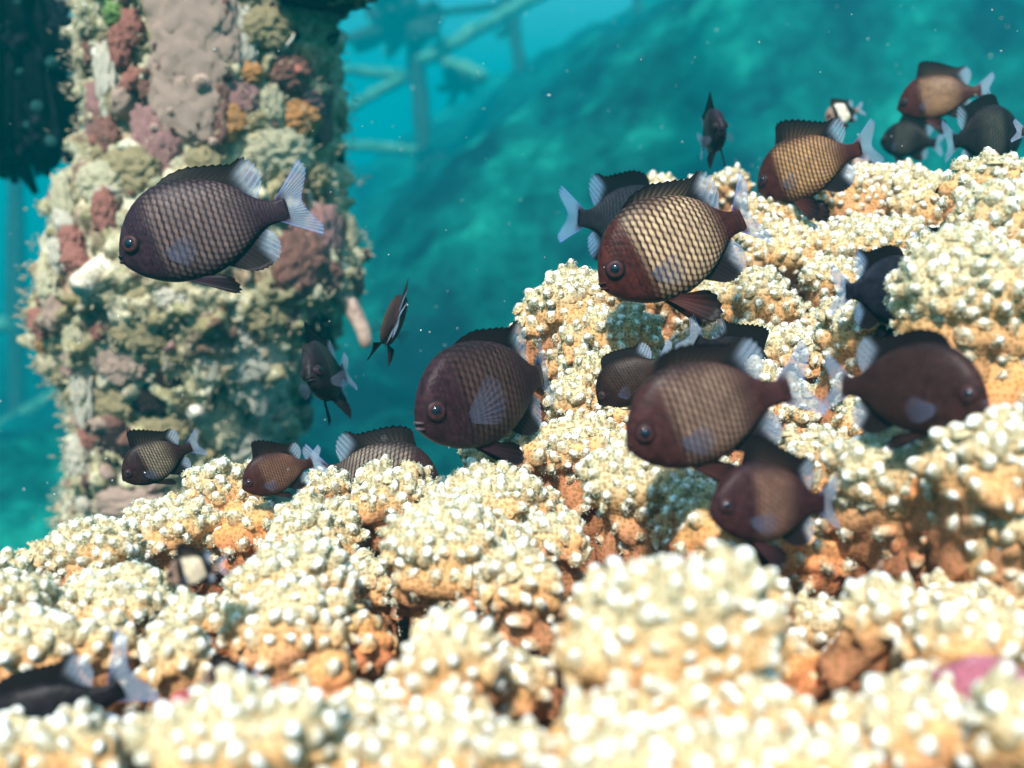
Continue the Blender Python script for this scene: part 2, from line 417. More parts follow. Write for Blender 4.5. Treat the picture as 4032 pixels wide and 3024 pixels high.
    lowv = np.repeat(np.clip(s / 1.75, 0, 1) ** 1.3, per)
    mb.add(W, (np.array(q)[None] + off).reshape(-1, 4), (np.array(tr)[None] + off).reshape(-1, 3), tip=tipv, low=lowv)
    # polyp tentacles: short pale threads on the warts that are near the plane of focus
    fz = None
    if 0.27 < d < 0.47:
        m = 28
        k = r.uniform(-0.25, 0.88, (n, m)); f = r.uniform(0, 2 * np.pi, (n, m))
        prof = np.interp(k, VR[:, 1], VR[:, 0]) * 1.02
        side = A[:, None] * np.cos(f)[..., None] + B[:, None] * np.sin(f)[..., None]
        off = r.uniform(0.00010, 0.00060, (n, m))
        root = pts[:, None] + side * (rad[:, None] * prof + off)[..., None] + Z[:, None] * (hgt[:, None] * k + 0.6 * off * np.clip(k + 0.2, 0, 1))[..., None]
        fz = dots_mesh(root.reshape(-1, 3), r.uniform(0.00016, 0.00028, n * m), r)
    return mb, fz

def dots_mesh(P, R_, r):
    n = len(P); t = np.array([(1, 1, 1), (1, -1, -1), (-1, 1, -1), (-1, -1, 1)]) * 0.8
    a = r.uniform(0, 6.28, n); c, s_ = np.cos(a), np.sin(a)
    V = np.repeat(t[None], n, 0); V = np.stack([V[..., 0] * c[:, None] - V[..., 1] * s_[:, None], V[..., 0] * s_[:, None] + V[..., 1] * c[:, None], V[..., 2]], -1)
    V = P[:, None] + V * R_[:, None, None]
    T = (np.array([(0, 1, 2), (0, 3, 1), (0, 2, 3), (1, 3, 2)])[None] + (np.arange(n) * 4)[:, None, None]).reshape(-1, 3)
    col = np.ones((n, 4, 4)); col[..., :3] = (np.array((0.62, 0.70, 0.52)) * r.choice([0.45, 0.8, 1.2], n)[:, None])[:, None]
    return V.reshape(-1, 3), T, col.reshape(-1, 4)

def fuzz_mesh(root, dr, length, w, r, c0=(0.30, 0.30, 0.13), c1=(0.72, 0.78, 0.60)):
    A, B, Z = frame_of(dr); n = len(root)
    V = np.stack([root + A * w, root - A * w * 0.5 + B * w * 0.87, root - A * w * 0.5 - B * w * 0.87, root + Z * length[:, None]], 1)
    T = (np.array([(0, 1, 3), (1, 2, 3), (2, 0, 3)])[None] + (np.arange(n) * 4)[:, None, None]).reshape(-1, 3)
    col = np.ones((n, 4, 4)); k = r.uniform(0.75, 1.2, n)[:, None, None]
    col[:, :3, :3] = np.array(c0) * k; col[:, 3:, :3] = np.clip(np.array(c1) * k, 0, 0.9)
    return V.reshape(-1, 3), T, col.reshape(-1, 4)

KEEP_OPEN = [(380, 2720, 190), (870, 2650, 130), (3500, 2260, 120), (1520, 2660, 90), (2260, 1960, 120), (1960, 1430, 90), (3340, 1100, 130), (3470, 1120, 150), (3600, 960, 110)]
def fillers(lobes, seed):
    """lower heads between neighbouring ones, so that the colony closes up"""
    r = np.random.default_rng(seed); out = []
    for i, A in enumerate(lobes):
        best = sorted((math.dist(at(A[0], A[1], A[4]), at(B[0], B[1], B[4])), j) for j, B in enumerate(lobes) if j > i)[:2]
        for dist, j in best:
            B = lobes[j]; ra, rb = A[2] * A[4] / FPX, B[2] * B[4] / FPX
            if dist > 1.5 * (ra + rb): continue
            d = (A[4] + B[4]) / 2 + 0.006; x = (A[0] + B[0]) / 2 + r.uniform(-15, 15); y = (A[1] + B[1]) / 2 + 0.30 * (A[3] + B[3]) / 2 + r.uniform(-10, 10); R_ = 0.40 * (A[2] + B[2]) * r.uniform(0.85, 1.05)
            if any(math.hypot(x - k[0], y - k[1]) < k[2] + 0.6 * R_ for k in KEEP_OPEN): continue
            out.append((x, y, R_, 0.40 * (A[3] + B[3]), d, r.choice(['', '', 'o'])))
    return out
BASES, CORALS = [], {}
sd = 100
for cname, lobes in LOBES.items():
    lobes = lobes + fillers(lobes, len(cname))
    pts = [at(L[0], L[1], L[4]) for L in lobes]
    ctr = np.mean(pts, 0); ctr[2] = min(p[2] for p in pts) - 0.06
    root = empty('coral_colony', ctr, COLONY_LABEL[cname], 'coral', 'knobbly stony corals of the reef top')
    CORALS[cname] = root
    for L, C in zip(lobes, pts):
        sd += 1
        x, y, rx, ry, d = L[:5]; kind = L[5] if len(L) > 5 else ''
        a, b = rx * d / FPX * 1.0, ry * d / FPX * 0.98
        mb, fz = coral_branch(C, a, b, d, kind, sd)
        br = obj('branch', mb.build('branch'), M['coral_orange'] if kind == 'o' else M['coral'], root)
        br.location = [float(v) for v in (C - ctr)]
        if fz is not None:
            obj('tentacles', mesh('tentacles', fz[0], None, fz[1], cols=fz[2], smooth=True), M['fuzz'], br, kind='stuff')
        BASES.append((*C, a, b))

def build_reef():
    B = np.array(BASES)
    xs = np.arange(-0.7, 0.8, 0.008); ys = np.arange(-0.05, 1.1, 0.008)
    X, Y = np.meshgrid(xs, ys, indexing='ij')
    d2 = (X[..., None] - B[:, 0]) ** 2 + (Y[..., None] - B[:, 1]) ** 2
    w = np.exp(-d2 / (2 * 0.022 ** 2)); ws = w.sum(-1)
    zb = B[:, 2] - B[:, 4] - 0.055
    z = (w * zb).sum(-1) / (ws + 1e-9)
    fall = np.clip((ws - 0.08) / 0.5, 0, 1); fall = fall * fall * (3 - 2 * fall)
    w2 = np.exp(-d2 / (2 * 0.07 ** 2)); ws2 = w2.sum(-1); z2 = (w2 * zb).sum(-1) / (ws2 + 1e-9) - 0.10; f2 = np.clip(ws2 / 2.5, 0, 1) ** 0.5
    p2 = np.stack([X, Y, 0 * X], -1).reshape(-1, 3); z2 = z2 + 0.07 * fbm(p2 * 14, 4, 33).reshape(X.shape)
    z = z * fall + (1 - fall) * (z2 * f2 + (1 - f2) * (-1.9))
    p = np.stack([X, Y, z], -1).reshape(-1, 3)
    p[:, 2] += 0.014 * fbm(p * 45, 4, 31)
    obj('reef_rock', mesh('reef_rock', p, grid_faces(len(xs), len(ys))), M['rock'], kind='structure', label='dark reef rock under the coral heads')
build_reef()

# ------------------------------------------------------------------ the encrusted pillar
PILLAR_ROWS = np.array([(-1400, 340, 1340), (-500, 340, 1340), (0, 350, 1330), (200, 355, 1325), (380, 375, 1335), (550, 365, 1325), (690, 295, 1325), (820, 232, 1375), (1000, 198, 1425),
                        (1130, 178, 1430), (1276, 168, 1340), (1385, 218, 1300), (1550, 280, 1220), (1730, 285, 1170), (1910, 285, 1150), (2100, 280, 1135), (2400, 275, 1130), (3300, 240, 1180), (4600, 200, 1220), (7000, 100, 1320)], float)
PY0 = 0.80
def pillar_row(py):
    l = np.interp(py, PILLAR_ROWS[:, 0], PILLAR_ROWS[:, 1]); r = np.interp(py, PILLAR_ROWS[:, 0], PILLAR_ROWS[:, 2])
    vy = (PH / 2 - py) / FPX; d = PY0 / (math.cos(PITCH) + math.sin(PITCH) * vy)
    cx = (l + r) / 2
    C = CAM + FWD * d + RIGHT * ((cx - PW / 2) / FPX * d) + UP * (vy * d)
    return C, (r - l) / 2 / FPX * d * 0.95, cx, (r - l) / 2
def on_pillar(px, py):
    """point and outward normal on the side of the pillar that faces the lens"""
    C, r, cx, hw = pillar_row(py); v = FWD + RIGHT * ((px - PW / 2) / FPX) + UP * ((PH / 2 - py) / FPX)
    a = v[0] ** 2 + v[1] ** 2; b = -2 * (v[0] * C[0] + v[1] * PY0); c = C[0] ** 2 + PY0 ** 2 - r * r
    disc = max(b * b - 4 * a * c, 0.0); P = v * ((-b - math.sqrt(disc)) / (2 * a))
    n = np.array([P[0] - C[0], P[1] - PY0, 0.0]); n /= np.linalg.norm(n)
    return P, n

def pillar_material():
    m, nt, n, l, b = new_mat('encrusted pillar'); tc = N(n, 'ShaderNodeTexCoord')
    w = N(n, 'ShaderNodeTexNoise', i_Scale=22.0, i_Detail=3.0); l.new(tc.outputs['Object'], w.inputs['Vector'])
    ws = N(n, 'ShaderNodeVectorMath', operation='SCALE', i_3=0.05); l.new(w.outputs['Color'], ws.inputs[0])
    wv = N(n, 'ShaderNodeVectorMath', operation='ADD'); l.new(tc.outputs['Object'], wv.inputs[0]); l.new(ws.outputs[0], wv.inputs[1])
    v = N(n, 'ShaderNodeTexVoronoi', i_Scale=52.0); l.new(wv.outputs[0], v.inputs['Vector'])
    r1 = ramp(n, [(0.0, (0.10, 0.03, 0.03)), (0.14, (0.26, 0.21, 0.10)), (0.28, (0.47, 0.40, 0.25)), (0.40, (0.20, 0.17, 0.09)), (0.52, (0.34, 0.24, 0.18)), (0.62, (0.55, 0.52, 0.38)),
                  (0.74, (0.16, 0.055, 0.05)), (0.84, (0.30, 0.28, 0.14)), (0.95, (0.60, 0.57, 0.46))])
    r1.color_ramp.interpolation = 'CONSTANT'
    sep = N(n, 'ShaderNodeSeparateColor'); l.new(v.outputs['Color'], sep.inputs[0]); l.new(sep.outputs[0], r1.inputs[0])
    no = N(n, 'ShaderNodeTexNoise', i_Scale=75.0, i_Detail=7.0, i_Roughness=0.7); l.new(tc.outputs['Object'], no.inputs['Vector'])
    r2 = ramp(n, [(0.30, (0.06, 0.035, 0.025)), (0.42, (0.30, 0.25, 0.13)), (0.52, (0.50, 0.45, 0.28)), (0.64, (0.72, 0.68, 0.50))]); l.new(no.outputs['Fac'], r2.inputs[0])
    big = N(n, 'ShaderNodeTexNoise', i_Scale=14.0, i_Detail=2.0); l.new(tc.outputs['Object'], big.inputs['Vector'])
    br = ramp(n, [(0.42, (0.25,) * 3), (0.58, (0.75,) * 3)]); l.new(big.outputs['Fac'], br.inputs[0])
    col = mixc(n, l, br.outputs[0], r1.outputs[0], r2.outputs[0])
    f = N(n, 'ShaderNodeTexNoise', i_Scale=420.0, i_Detail=4.0); l.new(tc.outputs['Object'], f.inputs['Vector'])
    fr = ramp(n, [(0.3, (0.55,) * 3), (0.7, (1.35,) * 3)]); l.new(f.outputs['Fac'], fr.inputs[0])
    col = mixc(n, l, 1.0, col, fr.outputs[0], 'MULTIPLY')
    l.new(col, b.inputs['Base Color']); b.inputs['Roughness'].default_value = 0.85; b.inputs['Specular IOR Level'].default_value = 0.05
    bp = N(n, 'ShaderNodeBump', i_Strength=0.8, i_Distance=0.003); l.new(no.outputs['Fac'], bp.inputs['Height']); l.new(bp.outputs[0], b.inputs['Normal'])
    return m
M['pillar'] = pillar_material()
GROW = {
 'tan': mottled('tan sponge', [(0.12, 0.06, 0.045), (0.46, 0.31, 0.24), (0.58, 0.42, 0.33), (0.68, 0.55, 0.44)], 120),
 'white': mottled('white sponge', [(0.34, 0.24, 0.14), (0.70, 0.64, 0.50), (0.84, 0.81, 0.72)], 80),
 'red': mottled('red sponge', [(0.16, 0.05, 0.04), (0.42, 0.16, 0.12), (0.60, 0.38, 0.31)], 170),
 'maroon': mottled('maroon crust', [(0.08, 0.03, 0.025), (0.28, 0.13, 0.10), (0.48, 0.29, 0.23)], 120),
 'olive': mottled('olive algae', [(0.10, 0.06, 0.03), (0.40, 0.32, 0.17), (0.66, 0.58, 0.36)], 150),
 'cream': mottled('cream growth', [(0.30, 0.22, 0.12), (0.62, 0.56, 0.36), (0.80, 0.76, 0.56)], 110),
 'pink': mottled('pink crust', [(0.26, 0.11, 0.11), (0.42, 0.22, 0.20), (0.55, 0.36, 0.32)], 90),
 'orange': mottled('orange growth', [(0.40, 0.14, 0.04), (0.60, 0.28, 0.10), (0.70, 0.45, 0.22)], 110),
 'dark': mottled('dark growth and hole shade', [(0.012, 0.008, 0.01), (0.035, 0.02, 0.02), (0.07, 0.04, 0.035)], 90),
 'green': mottled('green growth', [(0.06, 0.14, 0.04), (0.20, 0.34, 0.10), (0.42, 0.52, 0.22)], 110),
}
pillar = empty('pillar', pillar_row(2400)[0], 'thick pillar crusted with sponges and algae at left', 'pillar')
PO = np.array(pillar.location)
def rel(P): return np.asarray(P) - PO
def build_pillar():
    zs = np.concatenate([np.linspace(-2.4, -0.62, 50), np.linspace(-0.6, 0.5, 330), np.linspace(0.52, 5.8, 110)]); seg = 300; pys = zs
    th = np.linspace(0, 2 * np.pi, seg, endpoint=False); V = np.zeros((seg, len(zs), 3))
    for i, z in enumerate(zs):
        e = np.clip(math.atan2(z, PY0) + PITCH, -1.0, 0.62); C, r, _, _ = pillar_row(float(np.clip(PH / 2 - FPX * math.tan(e), -1400, 6900)))
        V[:, i] = np.array([C[0], PY0, z]) + np.stack([np.sin(th) * r, -np.cos(th) * r, 0 * th], -1)
    nrm = np.stack([np.sin(th), -np.cos(th), 0 * th], -1)[:, None] * np.ones((1, len(pys), 1))
    p = V.reshape(-1, 3)
    dsp = 0.013 * fbm(p * 22, 3, 41) + 0.013 * (np.abs(fbm(p * 48, 3, 43)) * 2 - 0.4) + 0.009 * fbm(p * 150, 3, 47)
    p = p + nrm.reshape(-1, 3) * dsp[:, None]
    obj('crusted_core', mesh('crusted_core', rel(p), grid_faces(seg, len(pys), True)), M['pillar'], pillar)
    # turf of fine threads
    r = np.random.default_rng(5); n = 40000
    k = r.integers(0, len(p), n); root = p[k] + nrm.reshape(-1, 3)[k] * r.uniform(0, 0.008, n)[:, None] + r.normal(0, 0.002, (n, 3)); keep = (p[k, 2] < 0.4) & (p[k, 2] > -0.5)
    dens = fbm(root * 30, 2, 77); keep &= dens > -0.12
    root, nn, dn = root[keep], nrm.reshape(-1, 3)[k][keep], dens[keep]
    dr = nn + r.normal(0, 0.5, nn.shape) + np.array([0, 0, 0.2]); dr /= np.linalg.norm(dr, axis=1, keepdims=True)
    V2, T2, col = fuzz_mesh(root, dr, r.uniform(0.002, 0.006, len(root)), 0.0009, r, (0.26, 0.20, 0.12), (0.60, 0.52, 0.36))
    obj('algae_turf', mesh('algae_turf', rel(V2), None, T2, cols=col, smooth=False), M['fuzz'], pillar, kind='stuff')
build_pillar()

def oriented(me, name, mat, P, n, scale, spin=0.0, parent=None):
    a, b, z = frame_of(np.asarray(n, float)); c, s_ = math.cos(spin), math.sin(spin)
    x, y = a * c + b * s_, -a * s_ + b * c
    m4 = Matrix(((x[0] * scale[0], y[0] * scale[1], z[0] * scale[2], P[0]), (x[1] * scale[0], y[1] * scale[1], z[1] * scale[2], P[1]),
                 (x[2] * scale[0], y[2] * scale[1], z[2] * scale[2], P[2]), (0, 0, 0, 1)))
    o = obj(name, me, mat, parent); o.matrix_local = m4
    return o

KNOBS = []
for k in range(7):
    V, Q = blob(14, 60 + k, 0.55, 2.0 + 0.4 * (k % 3)); KNOBS.append(mesh('knob', V, Q))
def lobed(seed):
    V, Q = blob(30, seed, 0.0)
    V = V * (0.78 + 0.40 * np.abs(fbm(V * 2.6 + seed, 2, seed)) + 0.26 * fbm(V * 6 + seed, 3, seed + 3))[:, None]
    return mesh('lobed_sponge', V, Q)
def smooth_sheet(seed):
    V, Q = blob(40, seed, 0.0)
    V = V * (1 + 0.30 * fbm(V * 2.6 + seed, 2, seed) + 0.10 * fbm(V * 9 + seed, 3, seed + 3) - 0.10 * np.clip(fbm(V * 5 + seed, 1, seed + 8) - 0.35, 0, 1))[:, None]
    return mesh('sponge_sheet', V, Q)
SMOOTH = [smooth_sheet(4), smooth_sheet(15)]
LOBED = [lobed(81), lobed(85), lobed(93)]

def build_growth():
    r = np.random.default_rng(21)
    for i in range(290):
        py = r.uniform(-250, 2150); C, rad, cx, hw = pillar_row(py); u = math.sin(r.uniform(-1.55, 1.55)); px = cx + u * hw
        P, n = on_pillar(px, py)
        pr = dict(cream=1.2 - u * 0.5, olive=1.4, maroon=0.7 + 0.9 * max(u, 0), pink=0.4 + 0.5 * max(u, 0), red=0.38, white=0.5 - 0.2 * u, tan=0.6, orange=0.22, dark=0.45 + 0.4 * max(u, 0))
        ks = list(pr); w = np.array([max(v, 0.05) for v in pr.values()]); col = ks[r.choice(len(ks), p=w / w.sum())]
        sz = 0.0022 + 0.0075 * r.uniform(0, 1) ** 2.2
        oriented(KNOBS[i % 7], 'encrusting_knob', GROW[col], rel(P + n * sz * 0.25), n, (sz * r.uniform(0.8, 1.5), sz * r.uniform(0.8, 1.5), sz * r.uniform(0.5, 1.1)), r.uniform(0, 6.3), pillar)
    def lump(px, py, rx, ry, rz, col, name='sponge', spin=0.0, me=None, out=0.2):
        P, n = on_pillar(px, py); d = np.dot(P - CAM, FWD); k = d / FPX
        return oriented(me or LOBED[int(px + py) % 3], name, GROW[col], rel(P + n * rz * k * out), n, (rx * k * 1.3, ry * k * 1.3, rz * k * 0.85), spin, pillar), P, n, k
    def holes(parent_name, spots, lift=40):
        for px, py, rr in spots:
            P, n = on_pillar(px, py); k = np.dot(P - CAM, FWD) / FPX; R_ = rr * k
            P = P + n * lift * k
            path = [P + n * (R_ * t) for t in (-1.5, 0.2, 0.9, 0.9, 0.4, 0.2)]
            V, Q, T = tube(path, np.array([1.5, 1.3, 1.15, 0.85, 0.75, 0.4]) * R_, 14, 0.12, int(px), cap=False)
            obj('osculum', mesh('osculum', rel(V), Q), GROW[parent_name], pillar)
            V, Q = blob(6, 3, 0.1, 1.0); 
            oriented(mesh('opening_shade', V, Q), 'opening_shade', GROW['dark'], rel(P + n * R_ * 0.62), n, (R_ * 0.8, R_ * 0.8, R_ * 0.15), 0, pillar)  # dark disc painted in place of the shade inside the hole
    # the tan sponge sheet down the top middle
    for a in ((735, 20, 120, 150, 58), (770, 200, 125, 150, 56), (740, 400, 110, 130, 52), (800, 90, 95, 170, 52), (690, 300, 80, 110, 46)): lump(*a, 'tan', me=SMOOTH[a[0] % 2])
    lump(610, 560, 90, 120, 45, 'pink'); lump(620, 330, 70, 60, 40, 'maroon'); lump(860, 420, 45, 120, 50, 'maroon')
    holes('tan', [(800, 330, 26), (670, 130, 18), (630, 505, 13), (690, 440, 14), (840, 560, 12)])
    for q in range(26):
        px, py = r.uniform(570, 900), r.uniform(10, 560); P, n = on_pillar(px, py); kk = np.dot(P - CAM, FWD) / FPX; sz = r.uniform(5, 16) * kk
        oriented(KNOBS[q % 7], 'pore_shade', GROW['dark' if q % 3 else 'maroon'], rel(P + n * 44 * kk), n, (sz * r.uniform(0.7, 1.6), sz, sz * 0.8), r.uniform(0, 6), pillar)  # dark lumps stand in for the shade of pits in the sponge
    lump(430, 300, 60, 120, 45, 'white'); lump(360, 60, 120, 70, 60, 'cream'); lump(480, 170, 40, 80, 50, 'red'); lump(520, 110, 45, 60, 45, 'red'); lump(465, 60, 45, 45, 60, 'green', 'tunicate')
    lump(330, 190, 60, 120, 40, 'cream'); lump(380, 430, 70, 90, 40, 'pink'); lump(420, 540, 80, 70, 45, 'maroon')
    lump(985, 290, 45, 38, 45, 'orange'); lump(1150, 290, 90, 60, 45, 'maroon'); lump(1180, 470, 80, 60, 60, 'orange'); lump(1060, 420, 50, 80, 35, 'cream')
    lump(1290, 280, 70, 60, 50, 'cream'); lump(1330, 440, 60, 70, 40, 'olive'); lump(1240, 380, 80, 60, 40, 'pink'); lump(1100, 600, 130, 90, 60, 'cream'); lump(1230, 700, 70, 60, 60, 'olive')
    lump(960, 160, 40, 120, 30, 'white'); lump(1050, 110, 90, 70, 50, 'olive'); lump(520, 670, 110, 80, 60, 'olive'); lump(400, 730, 110, 80, 55, 'cream'); lump(420, 830, 50, 80, 50, 'red')
    lump(260, 820, 80, 110, 50, 'cream'); lump(290, 950, 60, 60, 45, 'red'); lump(310, 1040, 60, 55, 45, 'red'); lump(240, 1000, 50, 60, 40, 'white'); lump(200, 1130, 70, 60, 45, 'cream')
    lump(1180, 1040, 110, 110, 60, 'maroon'); lump(1270, 930, 90, 110, 50, 'pink'); lump(1290, 1080, 60, 60, 50, 'maroon'); lump(1150, 760, 60, 90, 40, 'maroon'); lump(1380, 960, 45, 90, 35, 'cream')
    lump(760, 1225, 65, 28, 30, 'red', spin=0.4); lump(830, 1250, 40, 30, 30, 'red'); lump(870, 1210, 30, 24, 26, 'red'); lump(680, 1175, 60, 40, 40, 'white')
    lump(950, 1380, 150, 110, 60, 'white'); lump(1010, 1460, 110, 130, 65, 'white'); lump(930, 1310, 80, 60, 50, 'white'); lump(1060, 1350, 60, 120, 45, 'white'); lump(1060, 1600, 90, 90, 50, 'white')
    lump(880, 1640, 70, 110, 45, 'cream'); lump(990, 1740, 100, 90, 50, 'white'); lump(1050, 1240, 90, 70, 50, 'olive')
    lump(1240, 1320, 75, 90, 60, 'dark', 'mussel'); lump(1160, 1230, 70, 60, 45, 'maroon'); lump(1090, 1560, 40, 50, 30, 'maroon'); lump(1180, 1460, 60, 60, 45, 'white')
    lump(330, 1480, 60, 150, 45, 'white'); lump(300, 1320, 60, 70, 40, 'cream'); lump(170, 1340, 40, 40, 30, 'orange'); lump(320, 1800, 60, 80, 50, 'white'); lump(330, 1980, 40, 26, 26, 'white')
    lump(350, 1720, 50, 40, 35, 'red'); lump(470, 1750, 80, 70, 40, 'dark'); lump(600, 1560, 80, 60, 40, 'dark'); lump(720, 1480, 90, 50, 35, 'dark'); lump(520, 1980, 120, 60, 50, 'tan'); lump(700, 1370, 120, 60, 40, 'olive')
    lump(560, 1300, 110, 70, 40, 'olive'); lump(480, 1420, 90, 70, 40, 'tan'); lump(640, 1690, 90, 60, 40, 'olive'); lump(440, 1580, 90, 60, 40, 'olive')
    # open tubes of sea squirts and worms
    for px, py, rr, col, dv in [(392, 1080, 46, 'white', (-0.3, -1, -0.3)), (786, 1622, 30, 'white', (0.1, -1, 0.2)), (770, 1268, 22, 'cream', (0.1, -1, 0.4)), (682, 1367, 20, 'pink', (0, -1, 0.3)), (1020, 770, 24, 'cream', (0.5, -1, 0)),
                                (820, 1690, 20, 'cream', (0, -1, 0.4)), (560, 620, 20, 'cream', (-0.3, -1, 0.3)), (520, 1250, 18, 'cream', (-0.2, -1, 0.3)), (980, 1370, 26, 'white', (0.2, -1, 0.3)), (1170, 290, 22, 'red', (0.3, -1, 0.1)), (300, 1180, 22, 'olive', (-0.5, -1, 0.2))]:
        P, n = on_pillar(px, py); k = np.dot(P - CAM, FWD) / FPX; R_ = rr * k; dv = np.array(dv) / np.linalg.norm(dv)
        path = [P + dv * R_ * t for t in (-1.0, 0.6, 1.8, 2.6, 2.75, 2.4, 1.2)]
        V, Q, T = tube(path, np.array([1.5, 1.3, 1.05, 1.1, 0.95, 0.72, 0.55]) * R_, 16, 0.14, px, cap=False)
        t_ = obj('tube', mesh('tube', rel(V), Q), GROW[col], pillar)
        V, Q = blob(6, 2, 0.05, 1.0)
        oriented(mesh('opening_shade', V, Q), 'opening_shade', GROW['dark'], rel(P + dv * R_ * 1.6), dv, (R_ * 0.7, R_ * 0.7, R_ * 0.15), 0, t_)  # dark disc takes the place of shade down the tube
    # pale sticks and the brown finger at the right edge
    for (x0, y0), (x1, y1), w, col, nm in [((350, -20), (452, 112), 9, 'white', 'worm_tube'), ((1092, 205), (1156, 132), 5, 'white', 'worm_tube'), ((395, 200), (520, 350), 22, 'white', 'worm_tube'), ((1335, 1160), (1440, 1360), 34, 'tan', 'finger_sponge')]:
        P0, n0 = on_pillar(x0, y0); P1, n1 = on_pillar(x1, y1); k = np.dot(P0 - CAM, FWD) / FPX
        A_ = P0 + n0 * 14 * k; B_ = at(x1, y1, np.dot(A_ - CAM, FWD))
        path = [A_ + (B_ - A_) * t + n0 * 0.004 * math.sin(t * 3) for t in np.linspace(0, 1, 9)]
        V, Q, T = tube(path, np.linspace(1.1, 0.7, 9) * w * k, 10, 0.25, x0)
        obj(nm, mesh(nm, rel(V), Q, T), GROW[col], pillar)
    # overhanging shelf at the top right
    P, n = on_pillar(1230, -40)
    o = oriented(LOBED[1], 'shelf_sponge', GROW['olive'], rel(P + n * 0.012), np.array([0.1, -0.15, 1.0]), (0.056, 0.045, 0.013), 0.3, pillar)
    o = oriented(LOBED[2], 'shelf_sponge', GROW['dark'], rel(P + n * 0.010 - np.array([0.004, 0, 0.006])), np.array([0.1, -0.15, 1.0]), (0.046, 0.04, 0.010), 0.3, pillar)  # darker lower copy: shaded underside of the shelf put into colour
build_growth()

# ------------------------------------------------------------------ dark soft clump beside the pillar
def build_dark_clump():
    C = at(110, 250, 0.95)
    root = empty('cup_coral_clump', C + np.array([0, 0, 0.16]), 'near-black cup coral clump hanging in the upper left corner', 'coral')
    O = np.array(root.location); r = np.random.default_rng(12)
    m = mottled('black coral skin', [(0.004, 0.005, 0.008), (0.010, 0.011, 0.016), (0.02, 0.022, 0.03)], 60)
    mp = mottled('teal polyp', [(0.012, 0.05, 0.06), (0.03, 0.11, 0.11), (0.07, 0.16, 0.10)], 150)
    for (px, py, rx, ry, d) in [(20, 80, 200, 240, .97), (110, 240, 170, 210, .95), (60, 430, 190, 180, .96), (150, 400, 130, 180, .95), (-150, 300, 230, 380, .99), (60, -250, 260, 220, .97)]:
        P = at(px, py, d); k = d / FPX
        V, Q = blob(26, px + 300, 0.30, 2.6)
        obj('lump', mesh('lump', V * np.array([rx * k, 0.5 * (rx + ry) * k * 0.8, ry * k]) + P - O, Q), m, root)
    for i in range(46):
        px, py = r.uniform(-120, 330), r.uniform(-40, 640)
        if px > 60 + 0.45 * min(py, 420) + 90 or py > 700 - 0.2 * px: continue
        P = at(px, py, 0.88 + 0.02 * r.uniform(0, 1)); dv = np.array([r.uniform(-0.4, 0.8), -0.8, r.uniform(-0.9, 0.3)]); dv /= np.linalg.norm(dv)
        R_ = r.uniform(0.005, 0.008); path = [P + dv * R_ * t for t in (-5, -2, 0, 1.6, 2.0, 1.6)]
        V, Q, T = tube(path, np.array([1.0, 1.0, 0.95, 1.15, 0.95, 0.6]) * R_, 12, 0.2, i)
        t_ = obj('polyp', mesh('polyp', V - O, Q, T), m, root)
        if i % 3 == 0:
            V, Q = blob(6, i, 0.3, 1.5); oriented(mesh('mouth', V, Q), 'mouth', mp, P + dv * R_ * 1.7 - O, dv, (R_ * 0.8, R_ * 0.8, R_ * 0.35), 0, t_)
    for a_ in np.linspace(-0.5, 1.75, 44):
        c_, s_ = math.cos(a_), math.sin(a_); q = r.uniform(0.9, 1.12); A_ = at(60 + 200 * c_, 300 + 270 * s_, 0.95); B_ = at(60 + 270 * q * c_, 300 + 375 * q * s_, 0.95 + r.uniform(-.01, .01))
        V, Q, T = tube([A_ + (B_ - A_) * t for t in np.linspace(0, 1, 6)], np.linspace(1.2, 0.3, 6) * r.uniform(0.0035, 0.006), 8, 0.4, int(a_ * 99) + 90); obj('finger', mesh('finger', V - O, Q, T), m, root)
    for (x0, y0), (x1, y1) in [((70, 620), (140, 760)), ((40, 640), (60, 720)), ((150, 600), (190, 690)), ((250, 560), (270, 640)), ((10, 640), (5, 700))]:
        A_, B_ = at(x0, y0, 0.95), at(x1, y1, 0.95)
        path = [A_ + (B_ - A_) * t for t in np.linspace(-0.3, 1, 6)]
        V, Q, T = tube(path, np.linspace(1.3, 0.4, 6) * 0.008, 10, 0.3, x0); obj('finger', mesh('finger', V - O, Q, T), m, root)
build_dark_clump()

# ------------------------------------------------------------------ steel reef frames in the water behind
M['bar_pale'] = mottled('haze tinted crusted bar', [(0.02, 0.10, 0.08), (0.06, 0.22, 0.16), (0.14, 0.36, 0.26)], 12)  # distance haze painted in: teal colour fades the bars into the water
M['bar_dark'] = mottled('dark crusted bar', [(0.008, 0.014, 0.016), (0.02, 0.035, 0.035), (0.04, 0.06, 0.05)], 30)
def frame_thing(label, bars, loc):
    root = empty('reef_frame', loc, label, 'frame', 'steel reef frames in the blue water'); O = np.array(loc)
    for i, (name, p0, p1, w, mat) in enumerate(bars):
        A_, B_ = at(*p0), at(*p1); k = p0[2] / FPX
        path = [A_ + (B_ - A_) * t for t in np.linspace(0, 1, 22)]
        V, Q, T = tube(path, w * k, 14, 0.55, 200 + i); obj(name, mesh(name, V - O, Q, T), M[mat], root)
DF = 5.0
def F3(x, y, d): return (x, y, d * DF)
